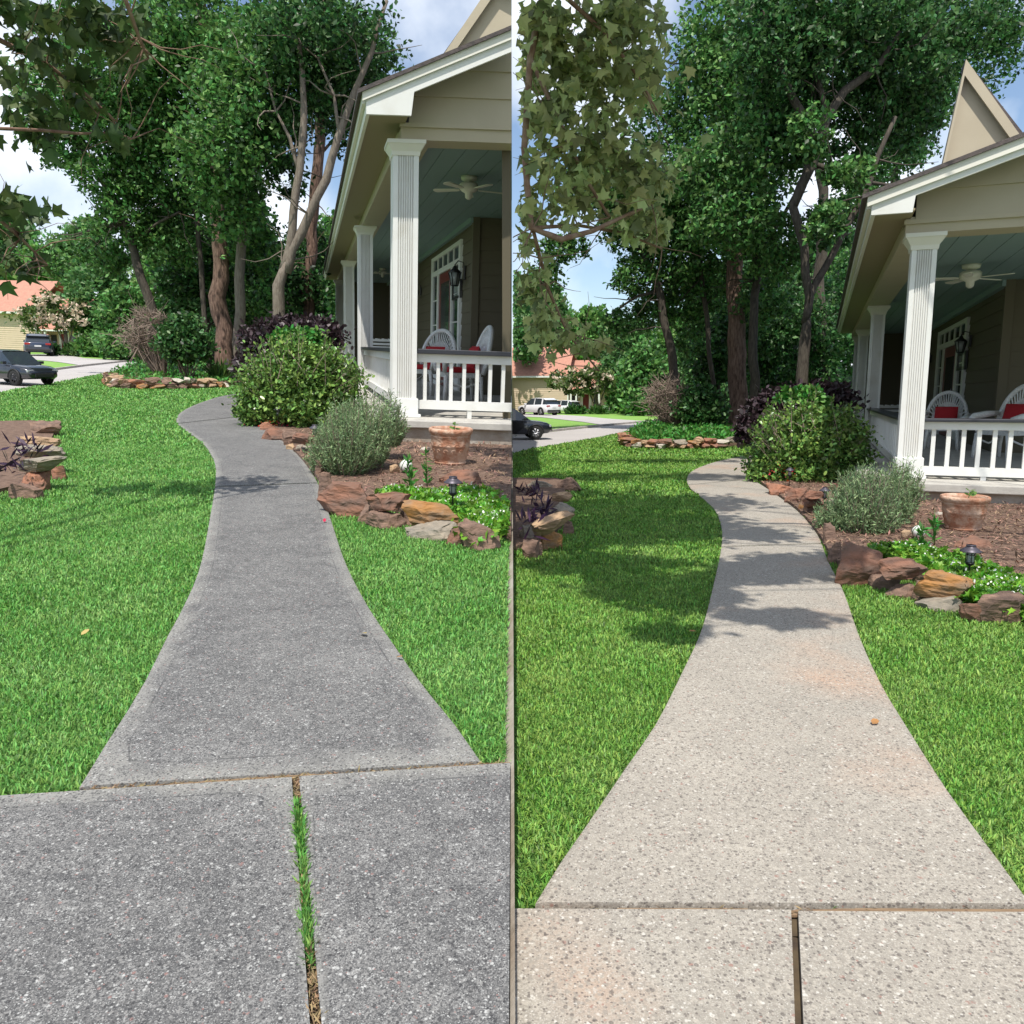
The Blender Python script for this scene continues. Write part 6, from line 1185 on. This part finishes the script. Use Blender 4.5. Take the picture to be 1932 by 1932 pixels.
    for x in (-1.42, 1.42):
        for sy in (-1, 1):
            R = .37; c = (x, sy*.84, R)
            mb = MB(); mb.smooth = True; prof = [(R*.62, -.115), (R*.92, -.12), (R, -.08), (R, .08), (R*.92, .12), (R*.62, .115), (R*.62, -.115)]; nn = 28
            mb.add([(c[0]+r*math.cos(2*math.pi*k/nn), c[1]+y, c[2]+r*math.sin(2*math.pi*k/nn)) for r, y in prof for k in range(nn)], [(i*nn+k, i*nn+(k+1) % nn, (i+1)*nn+(k+1) % nn, (i+1)*nn+k) for i in range(len(prof)-1) for k in range(nn)])
            wh = pb(mb, 'wheel', 'tyre')
            mb = MB(); mb.add([(c[0]+r*math.cos(2*math.pi*k/20), c[1]+sy*y, c[2]+r*math.sin(2*math.pi*k/20)) for r, y in ((R*.62, .06), (R*.62, .0)) for k in range(20)], [tuple(range(20, 40))]+[(k, (k+1) % 20, 20+(k+1) % 20, 20+k) for k in range(20)])
            for k in range(7):
                a_ = k*2*math.pi/7
                for da in (-.1, .12): mb.tube([(c[0], c[1]+sy*.09, c[2]), (c[0]+R*.6*math.cos(a_+da), c[1]+sy*.10, c[2]+R*.6*math.sin(a_+da))], [.03, .022], 5)
            pb(mb, 'rim', rim, wh)
            mb = MB(); pts = [(c[0]+(R+.05)*math.cos(a_), sy*.945, c[2]+(R+.05)*math.sin(a_)) for a_ in [math.pi*i/14 for i in range(15)]]; mb.tube(pts, .035, 6); pb(mb, 'wheel_arch', 'plastic')
            mb = MB(); mb.add([(c[0]+(R+.045)*math.cos(2*math.pi*i/24), sy*.944, max(.29, c[2]+(R+.045)*math.sin(2*math.pi*i/24))) for i in range(24)]+[(c[0]+(R+.045)*math.cos(2*math.pi*i/24), sy*.90, max(.29, c[2]+(R+.045)*math.sin(2*math.pi*i/24))) for i in range(24)], [tuple(range(24)), tuple(range(47, 23, -1))]+[(i, (i+1) % 24, 24+(i+1) % 24, 24+i) for i in range(24)]); pb(mb, 'wheel_well', 'plastic')
def parkpx(G, u, v, rz, wpx, paint, rim, lb):
    q = G.g(u, v); sc = wpx*q.y/FP/4.6; suv(G, q, rz, sc, paint, rim, lb)
q = GL.g(10, 724); parkpx(GL, 24, 724, math.radians(-22), 170, 'paint_black', 'rimdark', 'black car at the near side of the street, cut by the left edge, left garden')
parkpx(GL, 76, 671.5, math.radians(118), 110, 'paint_navy', 'rimdark', 'dark blue car in the drive across the street seen from behind, left garden')
parkpx(GR, 957, 828, math.radians(8), 160, 'paint_black', 'rim', 'black car with bright multi spoke rim cut off at the garden boundary, right garden')
parkpx(GR, 1016, 783.5, math.radians(128), 88, 'paint_white', 'rim', 'nearer white sport utility car in the drive across the street, right garden')
parkpx(GR, 1062, 781, math.radians(135), 70, 'paint_white', 'rim', 'farther white sport utility car parked before the house across the street, right garden')
